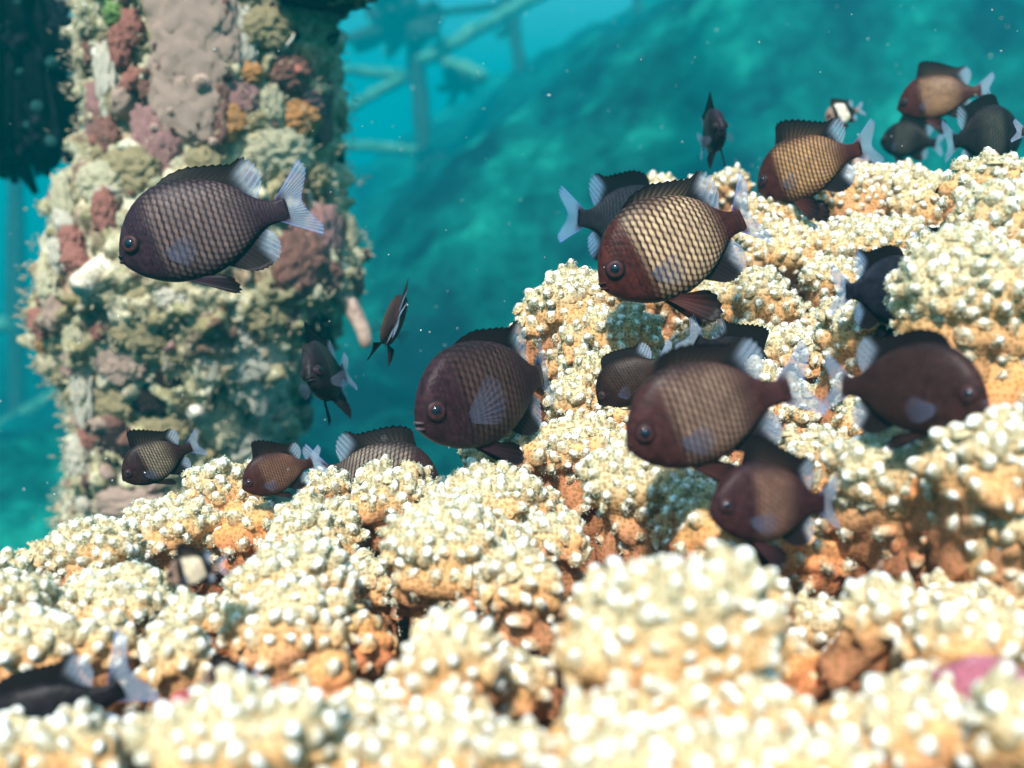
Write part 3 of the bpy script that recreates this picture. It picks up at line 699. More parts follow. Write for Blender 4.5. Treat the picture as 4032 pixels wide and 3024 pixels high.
frame_thing('crusted steel frame with pale crossbars behind the middle of the picture', [
    ('post', F3(1610, -60, 1.5), F3(1720, 1100, 1.5), 34, 'bar_dark'), ('post', F3(1985, -40, 1.75), F3(2160, 800, 1.75), 26, 'bar_dark'), ('post', F3(2500, -40, 1.9), F3(2590, 520, 1.9), 22, 'bar_dark'),
    ('crossbar', F3(1660, 235, 1.45), F3(2200, -60, 1.75), 30, 'bar_pale'), ('crossbar', F3(1300, 470, 1.35), F3(1600, 300, 1.5), 24, 'bar_pale'), ('crossbar', F3(1200, 265, 1.4), F3(1620, 300, 1.5), 20, 'bar_pale'),
    ('crossbar', F3(1720, 225, 1.5), F3(1900, 300, 1.4), 26, 'bar_pale'), ('crossbar', F3(1250, 560, 1.6), F3(1700, 600, 1.6), 20, 'bar_pale'), ('crossbar', F3(1640, 60, 1.5), F3(2000, 20, 1.75), 16, 'bar_dark')], at(1720, 1100, 1.5 * DF))
frame_thing('crusted steel frame left of the encrusted pillar', [
    ('post', F3(60, -20, 1.3), F3(70, 2300, 1.3), 34, 'bar_dark'), ('crossbar', F3(-150, 1780, 1.2), F3(330, 1480, 1.4), 26, 'bar_pale'), ('crossbar', F3(-200, 1290, 1.3), F3(90, 1270, 1.3), 34, 'bar_pale')], at(70, 2300, 1.3 * DF))

def bush(label, px, py, d, R_px, n, seed, name='coral_bush', mat='bar_dark', cat='coral'):
    C = at(px, py, d); k = d / FPX; R_ = R_px * k; r = np.random.default_rng(seed)
    root = empty(name, C - np.array([0, 0, R_]), label, cat, 'dark coral bushes in the blue water'); O = np.array(root.location)
    for i in range(n):
        dv = r.normal(0, 1, 3); dv[2] = dv[2] * 0.7; dv /= np.linalg.norm(dv); ln = R_ * r.uniform(0.6, 1.15)
        path = [C + dv * ln * t + np.array([0, 0, 0.15 * ln * t * t]) for t in np.linspace(0, 1, 7)]
        V, Q, T = tube(path, np.linspace(1, 0.45, 7) * R_ * r.uniform(0.16, 0.3), 9, 0.6, seed + i); obj('branch', mesh('branch', V - O, Q, T), M[mat], root)
bush('dark bushy coral at the top of the middle frame post', 1590, 90, 1.5 * DF, 230, 26, 3)
bush('small dark coral tuft under the pale crossbar', 1800, 330, 1.55 * DF, 110, 14, 4)
bush('dark coral tuft low on the middle frame post', 1660, 640, 1.5 * DF, 90, 12, 6)
bush('dark coral tuft on the second frame post', 2010, 120, 1.75 * DF, 70, 12, 8)

# ------------------------------------------------------------------ fish
TOPS = np.array([(-.005, .005), (.012, .065), (.035, .120), (.067, .178), (.11, .235), (.165, .287), (.23, .33), (.297, .357), (.395, .372), (.5, .358), (.611, .322), (.7, .28), (.785, .222), (.85, .155), (.90, .112), (.95, .086), (1.0, .076), (1.06, .074)])
BOTS = np.array([(-.005, -.022), (.012, -.055), (.035, -.088), (.103, -.155), (.2, -.212), (.277, -.242), (.402, -.265), (.5, -.262), (.571, -.247), (.66, -.212), (.74, -.168), (.81, -.118), (.87, -.08), (.93, -.064), (1.0, -.062), (1.06, -.062)])
WID = np.array([(-.005, .012), (.02, .048), (.05, .072), (.10, .098), (.16, .118), (.3, .142), (.45, .142), (.6, .117), (.75, .082), (.88, .05), (1.0, .027), (1.06, .010)])
def smooth_interp(tab):
    x = np.linspace(tab[0, 0], tab[-1, 0], 400); y = np.interp(x, tab[:, 0], tab[:, 1])
    k = np.exp(-np.linspace(-2, 2, 17) ** 2); k /= k.sum(); yy = np.convolve(np.pad(y, 8, mode='edge'), k, 'valid')
    w = np.clip((x - tab[0, 0]) / 0.03, 0, 1); yy = y * (1 - w) + yy * w
    return lambda s: np.interp(s, x, yy)
WID[:, 1] *= 0.82
f_top, f_bot, f_wid = smooth_interp(TOPS), smooth_interp(BOTS), smooth_interp(WID)

def body_pt(s, t, side, grow=0.0):
    """point of the skin: s along the fish (0 snout .. 1 tail root), t 0 back .. 1 belly, side +1/-1; grow pushes it outwards"""
    s, t = np.asarray(s, float), np.asarray(t, float)
    top, bot, w = f_top(s), f_bot(s), f_wid(s)
    ang = t * np.pi; zc, h = (top + bot) / 2, (top - bot) / 2
    y = w * np.sin(ang) ** 0.72 + grow
    return np.stack([-s, side * y, zc + h * np.cos(ang)], -1)

def bend(V, amt, swing=0.0):
    """curve the fish sideways behind the middle"""
    if not amt: return V
    V = np.array(V); s = -V[:, 0]; u = np.clip(s - 0.35, 0, None)
    th = amt * u ** 1.5
    ss = np.linspace(0, 1.6, 200); tt = amt * np.clip(ss - 0.35, 0, None) ** 1.5; ds = ss[1] - ss[0]
    cx = np.cumsum(np.cos(tt)) * ds; cy = np.cumsum(np.sin(tt)) * ds
    px, py = np.interp(s, ss, cx), np.interp(s, ss, cy)
    m = s > 0.35
    base = np.interp(0.35, ss, cx) - 0.35
    out = V.copy(); y = V[:, 1]
    out[m, 0] = -(px[m] - base) + y[m] * np.sin(th[m]) ; out[m, 1] = py[m] + y[m] * np.cos(th[m])
    return out

def fin_mesh(root, tip, nray, col, nseg=7, th=0.0045, curve=None, jag=0.0, wave=0.0, seed=0, lateral=(0, 1, 0)):
    """thin webbed fin with raised rays. root(u), tip(u) -> points; col(u, v, ray) -> rgba"""
    nu = 2 * nray + 1; u = np.linspace(0, 1, nu); v = np.linspace(0, 1, nseg)
    Rt, Tp = root(u), tip(u); ray = (np.arange(nu) % 2 == 1).astype(float)
    if jag: Tp = Tp + (Tp - Rt) * (jag * (ray - 0.5))[:, None]
    P = Rt[:, None] + (Tp - Rt)[:, None] * v[None, :, None]
    if curve is not None: P = P + np.asarray(curve)[None, None] * (v * (1 - v) * 4)[None, :, None]
    lat = np.asarray(lateral, float); r = np.random.default_rng(seed)
    if wave:
        ph = r.uniform(0, 6.28); P = P + lat * (wave * np.sin(u * 9 + ph)[:, None] * v[None, :] ** 1.5)[..., None]
    t = th * (0.25 + 0.75 * ray)[:, None] * (1 - 0.75 * v)[None, :]
    F_, B_ = (P + lat * t[..., None]).reshape(-1, 3), (P - lat * t[..., None]).reshape(-1, 3)
    q = grid_faces(nu, nseg); n = nu * nseg
    U, W = np.meshgrid(u, v, indexing='ij'); RR = np.repeat(ray[:, None], nseg, 1)
    c = col(U.ravel(), W.ravel(), RR.ravel())
    rim = []
    loop = [i * nseg for i in range(nu)] + [(nu - 1) * nseg + j for j in range(1, nseg)] + [i * nseg + nseg - 1 for i in range(nu - 2, -1, -1)] + [j for j in range(nseg - 2, 0, -1)]
    for a, b in zip(loop, loop[1:] + loop[:1]): rim.append((a, b, b + n, a + n))
    return np.vstack([F_, B_]), np.vstack([q, q[:, ::-1] + n, np.array(rim)]), np.vstack([c, c])

def lerp(a, b, t): return a + (b - a) * t
def sstep(a, b, x): t = np.clip((x - a) / (b - a), 0, 1); return t * t * (3 - 2 * t)
def spline(tab, u):
    p = np.asarray(tab, float); n = len(p); x = np.clip(np.asarray(u, float), 0, 1) * (n - 1); i = np.minimum(x.astype(int), n - 2); f = (x - i)[:, None]
    q = np.vstack([2 * p[0] - p[1], p, 2 * p[-1] - p[-2]]); a, b, c, d = q[i], q[i + 1], q[i + 2], q[i + 3]
    return 0.5 * (2 * b + (c - a) * f + (2 * a - 5 * b + 4 * c - d) * f ** 2 + (3 * b - a - 3 * c + d) * f ** 3)

PALE_FIN = np.array([0.33, 0.40, 0.50])
FISH_N = [0]
def fish(label, head, tail, d, yaw=0.0, roll=0.0, pale=(0.62, 0.45, 0.28), band=(0.30, 0.72), band_amt=1.0, dark=(0.060, 0.020, 0.015), erect=0.0, tailbend=0.0,
         juvenile=False, pelvic=0.3, pec=0.35, fin_alpha=0.30, size=None, heading=None, hue=(1, 1, 1), lips=False, caudal_lift=0.0, scales=True, pecbig=False, edge_k=0.74):
    FISH_N[0] += 1; seed = FISH_N[0]
    yaw = math.radians(yaw)
    if not tailbend: tailbend = float(np.random.default_rng(seed * 7).uniform(-0.45, 0.35))
    if size is None:
        plen = math.hypot(tail[0] - head[0], tail[1] - head[1]) * d / FPX; dz = plen / 2 * math.tan(yaw)
        H, T = at(*head, d - dz), at(*tail, d + dz); X = H - T; SL = float(np.linalg.norm(X)); X = X / SL; origin = H
        upref = UP
        sgn = 1
    else:
        hd = math.radians(heading); ip = RIGHT * math.cos(hd) + UP * math.sin(hd)
        X = ip * math.cos(yaw) - FWD * math.sin(yaw); SL = size; C = at(*head, d); origin = C + X * SL * 0.45
    Z = UP - X * np.dot(UP, X); Z /= np.linalg.norm(Z); Y = np.cross(Z, X)
    rl = math.radians(roll); Z, Y = Z * math.cos(rl) + Y * math.sin(rl), Y * math.cos(rl) - Z * math.sin(rl)
    root = empty('damselfish', origin, label, 'fish', 'dark damselfish schooling over the coral')
    root.matrix_world = Matrix(((X[0], Y[0], Z[0], origin[0]), (X[1], Y[1], Z[1], origin[1]), (X[2], Y[2], Z[2], origin[2]), (0, 0, 0, 1)))
    hue = np.array(hue); dark = np.array(dark) * hue * np.array((0.62, 0.46, 0.54)); pale = np.array(pale) * hue * (0.75 if juvenile else 0.50); black = np.array((0.012, 0.008, 0.009)) * hue
    r = np.random.default_rng(seed)
    def put(name, V, q=None, t=None, cols=None, mat=None, parent=None, smooth=True, **kw):
        V = bend(V, tailbend) * SL
        return obj(name, mesh(name, V, q, t, cols=cols, smooth=smooth), mat, parent or root, **kw)
    def bandf(s, z):
        fr = band[0] + 0.10 * (0.15 - z)
        f = sstep(fr - 0.05, fr + 0.06, s) * (1 - sstep(band[1] - 0.22, band[1] + 0.04, s)) * (1 - 0.75 * sstep(0.20, 0.36, z)) * (1 - 0.6 * sstep(0.12, 0.26, -z))
        return f * band_amt
    # body: one continuous skin
    ns, nt = 64, 36
    S = -.005 + 1.06 * np.linspace(0, 1, ns) ** 1.25; tt = np.linspace(0, 2, nt, endpoint=False)
    SS, TT = np.meshgrid(S, tt, indexing='ij'); side = np.where(TT <= 1, 1, -1); t2 = np.where(TT <= 1, TT, 2 - TT)
    P = body_pt(SS, t2, side)
    # brow, cheek and gill relief
    gill = np.exp(-((SS - (0.255 + 0.05 * np.sin(t2 * np.pi))) / 0.014) ** 2) * np.sin(t2 * np.pi) ** 2
    P[..., 1] -= side * gill * 0.012
    P = P.reshape(-1, 3)
    V = np.vstack([P, [[0.012, 0, -0.01]], [[-1.062, 0, 0.006]]]); n0 = len(P)
    Q = grid_faces(ns, nt); Q2 = []
    for i in range(ns - 1): Q2.append((i * nt + nt - 1, (i + 1) * nt + nt - 1, (i + 1) * nt, i * nt))
    Q = np.vstack([Q, Q2]); T = []
    for j in range(nt):
        k = (j + 1) % nt; T.append((k, j, n0)); T.append(((ns - 1) * nt + j, (ns - 1) * nt + k, n0 + 1))
    s_, z_ = -V[:, 0], V[:, 2]
    bf = bandf(s_, z_)
    c = np.ones((len(V), 4)); headc = dark * np.array((1.25, 1.15, 1.1))
    c[:, :3] = lerp(dark[None], headc[None], (1 - sstep(0.2, 0.3, s_))[:, None])
    if juvenile:
        jf = (sstep(band[0], band[0] + 0.03, s_ + 0.10 * (z_ - 0.1)) * (1 - sstep(band[1] - 0.05, band[1], s_ + 0.2 * z_)) * (1 - sstep(0.30, 0.37, z_)) * (1 - 0.5 * sstep(0.22, 0.28, -z_)))[:, None]
        bar = (sstep(band[0] - 0.14, band[0] - 0.10, s_) * (1 - sstep(0.9, 1.0, s_)))[:, None]
        c[:, :3] = lerp(np.array((0.20, 0.12, 0.085))[None] * hue, black[None], bar); c[:, :3] = lerp(c[:, :3], pale[None], jf)
    else:
        c[:, :3] = lerp(c[:, :3], (dark * 1.0 + pale * 0.05)[None], bf[:, None])
        c[:, :3] = lerp(c[:, :3], black[None], (sstep(0.27, 0.36, z_) * 0.8)[:, None])
    put('body', V, Q, np.array(T), c, M['skin'])
    # scales: small raised plates over the flanks
    if scales:
        mb = MB(); sc_ = 0.11; cols_s = []
        while sc_ < 0.985:
            cols_s.append(sc_); sc_ += lerp(0.037, 0.018, float(sstep(0.55, 1.0, sc_))) * (0.62 if sc_ < 0.25 else 1)
        rows = 14
        for sd_ in (1, -1):
            for ci, s0 in enumerate(cols_s):
                w = (lerp(0.037, 0.018, float(sstep(0.55, 1.0, s0))) * (0.62 if s0 < 0.25 else 1)) * 0.5 * 0.78
                tk = (np.arange(rows) + (0.5 if ci % 2 else 0.0) + 0.35) / (rows + 0.4)
                tk = np.arccos(np.clip(1 - 2 * tk, -1, 1)) / np.pi * 0.55 + tk * 0.45
                for t0 in tk:
                    if not 0.06 < t0 < 0.95: continue
                    if s0 < 0.2 and t0 > 0.45: continue
                    ht = 0.43 / rows * (1.18 if s0 > 0.25 else 1.0) * r.uniform(0.93, 1.05)
                    k = np.array([(0, 0, .0030), (-1, 0.0, 0), (-.55, .75, 0), (0.1, 1, 0), (.62, .66, 0), (1, 0, 0.001), (.62, -.66, 0), (0.1, -1, 0), (-.55, -.75, 0)])
                    tilt = 0.30
                    ss = s0 + w * k[:, 0] + tilt * w * k[:, 1] * 1.0; tt_ = np.clip(t0 + ht * k[:, 1], 0.01, 0.99)
                    Pp = body_pt(ss, tt_, sd_, 0.0012); Pp[:, 1] += sd_ * k[:, 2] * 0.9
                    zc = Pp[0, 2]; b = float(bandf(s0, zc))
                    if juvenile: b = b * 1.0
                    edge = lerp(dark * 1.25, pale, b * r.uniform(0.82, 1.05)) * (1 if b > 0.05 else r.uniform(0.8, 1.5))
                    if zc > 0.27: edge = lerp(edge, black * 2, float(sstep(0.27, 0.36, zc)) * 0.7)
                    cc = np.ones((9, 4)); cc[:, :3] = edge; cc[1:, :3] *= edge_k
                    mb.add(Pp, None, [(0, i, i % 8 + 1) for i in range(1, 9)] if sd_ < 0 else [(0, i % 8 + 1, i) for i in range(1, 9)], cols=cc)
        V = np.concatenate(mb.V); put('scales', V, None, np.concatenate(mb.T), np.concatenate(mb.C), M['scale'], kind='stuff')
    # eyes
    es, ez = 0.098, 0.048; er = 0.052 if not juvenile else 0.062
    for sd_ in (1, -1):
        t_e = float(np.arccos((ez - (f_top(es) + f_bot(es)) / 2) / ((f_top(es) - f_bot(es)) / 2)) / np.pi)
        cpt = body_pt(es, t_e, sd_); nrm = np.array([0.32, sd_, 0.12]); A_, B_, Zn = frame_of(nrm)
        prof = [(1.22, -0.12), (1.12, 0.10), (1.0, 0.26), (0.80, 0.36), (0.62, 0.40), (0.0, 0.40)]
        ccs = [(0.022, 0.012, 0.012), (0.012, 0.008, 0.012), (0.025, 0.012, 0.012), (0.055, 0.018, 0.019), (0.035, 0.013, 0.013), (0.03, 0.012, 0.012)]
        th = np.linspace(0, 2 * np.pi, 24, endpoint=False)
        Ve = np.concatenate([cpt + er * (k * (np.cos(th)[:, None] * A_ + np.sin(th)[:, None] * B_) + h * Zn) for k, h in prof]).reshape(len(prof), 24, 3).transpose(1, 0, 2).reshape(-1, 3)
        ce = np.ones((24 * len(prof), 4)); ce[:, :3] = np.tile(np.array(ccs), (24, 1)) * hue
        e_ = put('eye', Ve, grid_faces(24, len(prof), True), None, ce, M['skin'])
        prof = [(0.56, 0.36), (0.50, 0.47), (0.34, 0.55), (0.0, 0.58)]
        Vp = np.concatenate([cpt + er * (k * (np.cos(th)[:, None] * A_ + np.sin(th)[:, None] * B_) + h * Zn) for k, h in prof]).reshape(4, 24, 3).transpose(1, 0, 2).reshape(-1, 3)
        put('pupil', Vp, grid_faces(24, 4, True), None, None, M['pupil'], e_)
    # lips
    lc = np.array((0.085, 0.06, 0.07)) if lips else dark * 1.5
    for dz_, k in ((0.004, 1.0), (-0.030, 0.9)):
        th = np.linspace(-1.35, 1.35, 13)
        path = np.stack([-0.030 + 0.034 * np.cos(th) + (0.002 if dz_ < 0 else 0), 0.042 * np.sin(th), dz_ - 0.01 * (1 - np.cos(th))], -1)
        Vl, Ql, Tl = tube(path, np.interp(np.abs(th), [0, 1.35], [0.0095, 0.005]) * k, 8); cl = np.ones((len(Vl), 4)); cl[:, :3] = lc * hue
        put('lip', Vl, Ql, Tl, cl, M['skin'])
    # fins
    e = erect
    e2 = max(e, 0)
    d_tip = [(.29, .375 + .12 * e), (.325 - .01 * e2, .42 + .22 * e), (.40, .452 + .19 * e), (.52, .452 + .12 * e), (.62, .425 + .08 * e), (.72, .395 + .04 * e), (.80, .372 + .02 * e), (.87, .388), (.93, .345), (.955, .27), (.945, .19)]
    def d_root(u): s = lerp(.235 + .03 * max(erect, 0), .885, u); return np.stack([-s, 0 * s, f_top(s) - 0.03], -1)
    def d_tipf(u): p = spline(d_tip, u); return np.stack([-p[:, 0], 0 * p[:, 0], p[:, 1]], -1)
    def d_col(u, v, ray):
        soft = sstep(.70, .80, u) * sstep(.25, .75, v + 0.35 * sstep(.7, 1.0, u)); c = np.ones((len(u), 4))
        low = (1 - v)[:, None] ** 2 * sstep(0.1, 0.3, u)[:, None] * (1 - sstep(.55, .75, u))[:, None] * band_amt
        base = lerp(black[None], (pale * 0.45)[None], low * ray[:, None] * 0.9)
        c[:, :3] = lerp(base, (PALE_FIN * (0.75 + 0.35 * ray[:, None])) * hue, soft[:, None]); c[:, 3] = lerp(0.97, fin_alpha * 0.8 + 0.25 * ray, soft); return c
    V, q, c = fin_mesh(d_root, d_tipf, 20, d_col, 9, 0.007, jag=0.10, wave=0.008, seed=seed); put('dorsal_fin', V, q, None, c, M['fin'])
    a_tip = [(.66, -.262), (.72, -.30), (.79, -.315), (.86, -.30), (.92, -.262), (.95, -.20), (.945, -.13)]
    def a_root(u): s = lerp(.575, .875, u); return np.stack([-s, 0 * s, f_bot(s) + 0.03], -1)
    def a_tipf(u): p = spline(a_tip, u); return np.stack([-p[:, 0], 0 * p[:, 0], p[:, 1]], -1)
    def a_col(u, v, ray):
        soft = sstep(.62, .80, u + 0.12 * v) * sstep(.35, .75, v + 0.2 * u); c = np.ones((len(u), 4))
        c[:, :3] = lerp((black * (1 + ray[:, None]))[:], (PALE_FIN * (0.8 + 0.3 * ray[:, None])) * hue, soft[:, None]); c[:, 3] = lerp(0.97, fin_alpha + 0.2 * ray, soft); return c
    V, q, c = fin_mesh(a_root, a_tipf, 13, a_col, 7, 0.006, jag=0.05, wave=0.008, seed=seed + 50); put('anal_fin', V, q, None, c, M['fin'])
    L_ = caudal_lift
    c_tip = [(1.21, .235 + L_), (1.235, .17 + .8 * L_), (1.20, .10 + .7 * L_), (1.165, .04 + .6 * L_), (1.155, .005 + .5 * L_), (1.165, -.04 + .4 * L_), (1.20, -.10 + .3 * L_), (1.235, -.165 + .2 * L_), (1.215, -.215 + .1 * L_)]
    def c_root(u): return np.stack([-(0.985 + 0.03 * np.sin(u * np.pi)), 0 * u, lerp(f_top(1.0) - .006, f_bot(1.0) + .006, u)], -1)
    def c_tipf(u): p = spline(c_tip, u); return np.stack([-p[:, 0], 0 * p[:, 0], p[:, 1]], -1)
    def c_col(u, v, ray):
        k = sstep(.10, .48, v); c = np.ones((len(u), 4)); c[:, :3] = lerp((dark * 2.0)[None] * np.ones((len(u), 1)), PALE_FIN * (0.85 + 0.30 * ray[:, None]) * hue, k[:, None])
        edge = np.maximum(sstep(.90, 1, v), np.maximum(sstep(.94, 1, u), sstep(.94, 1, 1 - u)))[:, None]; c[:, :3] = lerp(c[:, :3], np.array((0.25, 0.36, 0.95)) * hue, edge * 0.35)
        c[:, 3] = lerp(0.97, fin_alpha * 0.75 + 0.22 * ray, k); return c
    V, q, c = fin_mesh(c_root, c_tipf, 21, c_col, 10, 0.008, jag=0.04, wave=0.010, seed=seed + 90); put('tail_fin', V, q, None, c, M['fin'])
    for sd_ in (1, -1):
        lat = np.array([0, 1, 0]); pe = pelvic
        def p_root(u): s = lerp(.315, .375, u); return np.stack([-s, sd_ * 0.03 + 0 * s, f_bot(s) + .02], -1)
        tipP = [(.60 - .15 * pe, -.375 - .15 * pe), (.63 - .11 * pe, -.385 - .13 * pe), (.64 - .07 * pe, -.36 - .10 * pe), (.61 - .03 * pe, -.30 - .06 * pe), (.54, -.27 - .02 * pe)]
        def p_tip(u): p = spline(tipP, u); return np.stack([-p[:, 0], sd_ * (0.03 + 0.11 * pe) + 0 * u, p[:, 1]], -1)
        def p_col(u, v, ray):
            c = np.ones((len(u), 4)); c[:, :3] = lerp((dark * 1.6)[None], black[None], sstep(.3, 1, v)[:, None]) * (0.7 + 0.8 * ray[:, None]); c[:, 3] = 0.97; return c
        V, q, c = fin_mesh(p_root, p_tip, 6, p_col, 7, 0.006, jag=0.06, wave=0.006, seed=seed + 7); put('pelvic_fin', V, q, None, c, M['fin'])
        y0 = f_wid(.285) * 0.93
        def q_root(u): return np.stack([-(.283 + .012 * u), sd_ * (y0 + 0 * u), lerp(-.055, -.115, u) + (0.03 if pecbig else 0)], -1)
        tipQ = [(.40, .15), (.45, .16), (.49, .10), (.50, .0), (.47, -.09), (.42, -.13)] if pecbig else [(.43, .0), (.465, -.035), (.475, -.085), (.46, -.14), (.42, -.175), (.38, -.185)]
        def q_tip(u):
            p = spline(tipQ, u); ln = (p[:, 0] - .285); return np.stack([-(.285 + ln * math.cos(pec)), sd_ * (y0 + 0.012 + ln * math.sin(pec)), p[:, 1]], -1)
        def q_col(u, v, ray):
            c = np.ones((len(u), 4)); c[:, :3] = (np.array((0.11, 0.12, 0.19)) * (0.6 + 0.9 * ray[:, None])) * hue; c[:, 3] = 0.03 + 0.16 * ray * (1 - 0.5 * v) + 0.18 * (1 - v); return c
        V, q, c = fin_mesh(q_root, q_tip, 11, q_col, 7, 0.003, wave=0.006, seed=seed + 31, lateral=(math.sin(pec), sd_ * math.cos(pec), 0)); put('pectoral_fin', V, q, None, c, M['fin'])
    return root

GREYB = (0.75, 0.95, 1.15)
fish('large dark fish with pale netted scales in front of the pillar', (475, 1015), (1100, 835), .40, 6, pale=(0.40, 0.27, 0.23), dark=(0.032, 0.020, 0.028), band=(0.24, 0.86), band_amt=0.7, edge_k=.6, caudal_lift=.05, pelvic=.15, pec=.15, erect=-.25)
fish('dark fish with pale lips turning towards the lens in the centre', (1640, 1668), (2174, 1480), .335, 33, pale=(0.20, 0.12, 0.085), dark=(0.034, 0.018, 0.022), band=(0.28, 0.80), band_amt=0.55, lips=True, pecbig=True, pec=.5, pelvic=.35, tailbend=-0.9, erect=-.35)
fish('fish with the brightest cream netted scales, right of centre', (2365, 1120), (2935, 862), .365, 8, pale=(1.15, 0.80, 0.48), band=(0.27, 0.84), band_amt=1.0, tailbend=-0.75, erect=-.2, edge_k=.52, pelvic=.7, pec=.35, caudal_lift=.06)
fish('brown netted fish with raised dorsal fin above the coral at right', (2985, 745), (3375, 597), .46, -30, pale=(0.92, 0.52, 0.23), band=(0.27, 0.90), band_amt=0.9, edge_k=.55, erect=.55, pelvic=.9)
fish('topmost netted brown fish in the upper right', (3535, 425), (3845, 360), .56, -24, pale=(0.70, 0.40, 0.20), band=(0.32, 0.85), band_amt=0.85, erect=.6, pelvic=.6, pec=.7)
fish('dark grey banded fish below the topmost fish', (3468, 556), (3675, 566), .63, -38, pale=(0.13, 0.11, 0.085), dark=(0.018, 0.016, 0.016), band=(0.30, 0.72), erect=.4, pelvic=.6, hue=(0.9, 1, 1))
fish('dark grey banded fish facing right at the upper right edge', (4015, 540), (3760, 560), .50, -30, pale=(0.13, 0.11, 0.09), dark=(0.018, 0.016, 0.016), band=(0.36, 0.74), erect=.2, hue=(0.9, 1, 1), pec=.6)
fish('tiny fish with a white side patch beside the raised dorsal fin', (3250, 470), (3372, 436), .62, 5, juvenile=True, pale=(0.75, 0.66, 0.50), band=(0.36, 0.74), erect=.5, scales=False)
fish('thin dark fish seen head-on in the teal water, upper right', (2812, 530), None, .50, 85, size=.034, heading=0, roll=-9, erect=.8, band_amt=.2, dark=(0.025, 0.022, 0.03), pelvic=.8, pec=.9)
fish('thin brown and blue fish seen edge-on left of the centre fish', (1545, 1275), None, .42, -80, size=.036, heading=180, roll=-20, erect=.7, band_amt=.25, dark=(0.04, 0.022, 0.02), pelvic=.9, pec=.6)
fish('thin dark fish seen edge-on beside the pillar', (1275, 1480), None, .43, 82, size=.043, heading=200, roll=-17, erect=.6, pale=(0.16, 0.17, 0.13), band_amt=.7, dark=(0.022, 0.024, 0.024), pelvic=.8, pec=1.0)
fish('grey fish facing away, tail left, behind the brightest fish', (2650, 935), (2303, 862), .45, -40, pale=(0.10, 0.09, 0.085), dark=(0.028, 0.024, 0.024), band=(0.2, 1.0), band_amt=.55, hue=GREYB, erect=.15, pec=.3)
fish('small fish with pale netted side at the foot of the pillar', (483, 1885), (742, 1767), .40, 20, pale=(0.42, 0.33, 0.22), dark=(0.03, 0.018, 0.016), band=(0.36, 0.80), erect=.75, pec=.5, pelvic=.1)
fish('small reddish brown fish touching the coral right of the pillar', (955, 1920), (1214, 1826), .335, 20, pale=(0.36, 0.18, 0.11), dark=(0.05, 0.022, 0.017), band=(0.3, 0.95), band_amt=.8, erect=.7, pec=.4, pelvic=.05)
fish('netted fish half hidden behind coral heads, dorsal fin up', (1735, 1925), (1285, 1865), .40, -5, pale=(0.50, 0.40, 0.30), dark=(0.04, 0.026, 0.024), band=(0.30, 0.95), band_amt=.85, erect=.25, roll=0)
fish('dark finely netted fish peeking over a coral knob', (2357, 1585), (2610, 1425), .36, -12, pale=(0.10, 0.05, 0.03), dark=(0.022, 0.013, 0.011), band=(0.24, 0.95), band_amt=.6, erect=.2)
fish('blurred brown fish with pale side in front of the coral, right of centre', (2472, 1755), (3062, 1545), .268, 12, pale=(0.46, 0.29, 0.20), dark=(0.055, 0.026, 0.022), band=(0.27, 0.82), band_amt=.85, pelvic=.45, caudal_lift=.03)
fish('blurred brown fish with tan band, lowest of the right group', (2795, 2012), (3245, 1990), .258, 18, pale=(0.42, 0.22, 0.15), dark=(0.042, 0.021, 0.021), band=(0.33, 0.74), band_amt=.95, erect=.6, pelvic=.6)
fish('large plain dark brown fish facing right among the coral', (3890, 1585), (3330, 1525), .252, 36, pale=(0.10, 0.05, 0.035), dark=(0.04, 0.022, 0.018), band=(0.4, 0.9), band_amt=.25, lips=True, pelvic=.1)
fish('bluish grey fish swimming away, striped tail left, in the right coral', (3640, 1175), (3352, 1150), .322, -38, pale=(0.06, 0.07, 0.08), dark=(0.022, 0.024, 0.028), band_amt=.4, hue=GREYB, scales=False)
fish('dark fish half behind the right coral, only its tail showing', (3780, 985), (3630, 950), .355, -10, pale=(0.06, 0.05, 0.05), dark=(0.03, 0.022, 0.02), band_amt=.3, scales=False)
fish('dark fish behind the blurred brown fish, tail fin left', (3020, 1545), (2755, 1352), .37, -20, pale=(0.05, 0.05, 0.05), dark=(0.018, 0.017, 0.017), band_amt=.3, erect=.7, scales=False)
fish('tiny black fish with a cream side patch over the lower left coral', (655, 2272), (850, 2236), .236, 12, juvenile=True, pale=(0.66, 0.52, 0.36), band=(0.36, 0.80), erect=.95, scales=False)
fish('black fish with pale blue tail diving into the lower left coral', (-90, 3035), (447, 2735), .238, 5, pale=(0.03, 0.028, 0.028), dark=(0.012, 0.010, 0.012), band_amt=.2, caudal_lift=.16, scales=False)
fish('white banded fish half hidden in the lower left coral', (787, 2705), (985, 2672), .218, 5, juvenile=True, pale=(0.62, 0.50, 0.36), band=(0.36, 0.8), erect=.9, scales=False)
fish('small fish in the dark hollow at lower right', (3440, 2275), (3650, 2240), .275, 5, juvenile=True, pale=(0.30, 0.22, 0.14), band=(0.36, 0.8), erect=.6, scales=False)
fish('tiny fish peeking out behind the tail above the far coral', (3445, 668), (3325, 640), .60, -10, juvenile=True, pale=(0.40, 0.28, 0.22), band=(0.3, 0.8), scales=False)
fish('fish at the right edge showing only its tail', (4230, 560), (4040, 520), .38, -10, dark=(0.04, 0.03, 0.03), band_amt=.3, scales=False)

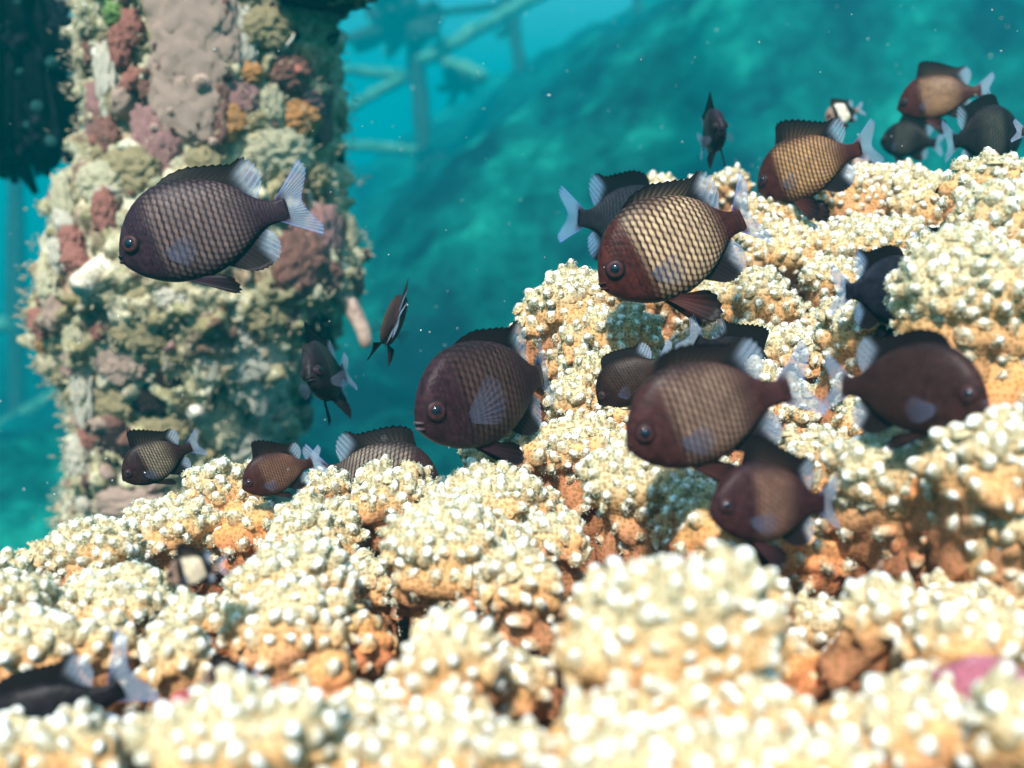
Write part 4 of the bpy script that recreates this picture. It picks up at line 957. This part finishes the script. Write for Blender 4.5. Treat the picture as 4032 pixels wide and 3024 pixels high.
# ------------------------------------------------------------------ small growths and drifting specks
def squirt(label, px, py, d, R_px, col, name='sea_squirt', cat='sea squirt'):
    C = at(px, py, d); k = d / FPX * R_px; root = empty(name, C - np.array([0, 0, k]), label, cat)
    O = np.array(root.location); V, Q = blob(22, px % 90, 0.28, 1.8, (0.85, 0.85, 1.15)); obj('body', mesh('body', V * k + C - O, Q), col, root)
    for a_, b_ in ((-0.2, 0.95), (0.45, 0.75)):
        dv = np.array([a_, -0.35, b_]); dv /= np.linalg.norm(dv); P = C + dv * k * 0.9
        V, Q, T = tube([P + dv * k * t for t in (-.2, .15, .32, .30, .05)], np.array([.42, .34, .32, .22, .12]) * k, 12, 0.1, px); obj('siphon', mesh('siphon', V - O, Q, T), col, root)
M['pinkflesh'] = mottled('pink sea squirt skin', [(0.30, 0.02, 0.04), (0.55, 0.07, 0.10), (0.72, 0.26, 0.24)], 260)
squirt('pink red sea squirt wedged between the lower left coral heads', 722, 2795, .205, 66, M['pinkflesh'])
M['pinkcrust'] = mottled('pink coralline crust', [(0.30, 0.08, 0.11), (0.42, 0.14, 0.18), (0.58, 0.34, 0.34)], 160)
V_, Q_ = blob(26, 9, 0.22, 1.8); k_ = .205 / FPX
o_ = obj('coralline_crust', mesh('coralline_crust', V_ * np.array([170, 100, 100]) * k_, Q_), M['pinkcrust'], label='pink coralline crust under the lower right coral head', category='crust')
o_.location = [float(v) for v in at(3860, 2690, .192)]

def specks():
    r = np.random.default_rng(99); n = 420; mb = MB()
    for i in range(n):
        px, py = r.uniform(0, PW), r.uniform(0, PH * 0.72); d = r.uniform(0.22, 0.85); P = at(px, py, d)
        R_ = r.uniform(0.00012, 0.00036) * (0.4 + d); dv = r.normal(0, 1, 3); A_, B_, Z_ = frame_of(dv); el = r.choice([1.0, 1.4, 3.5], p=[.5, .3, .2])
        V = np.array([A_, B_, -A_, -B_, Z_ * el, -Z_ * el]) * R_ + P
        mb.add(V, None, [(0, 1, 4), (1, 2, 4), (2, 3, 4), (3, 0, 4), (1, 0, 5), (2, 1, 5), (3, 2, 5), (0, 3, 5)])
    obj('drifting_specks', mb.build('drifting_specks'), plain('drifting speck', (0.75, 0.78, 0.74), 0.5), kind='stuff', label='fine pale specks drifting in the water')
specks()
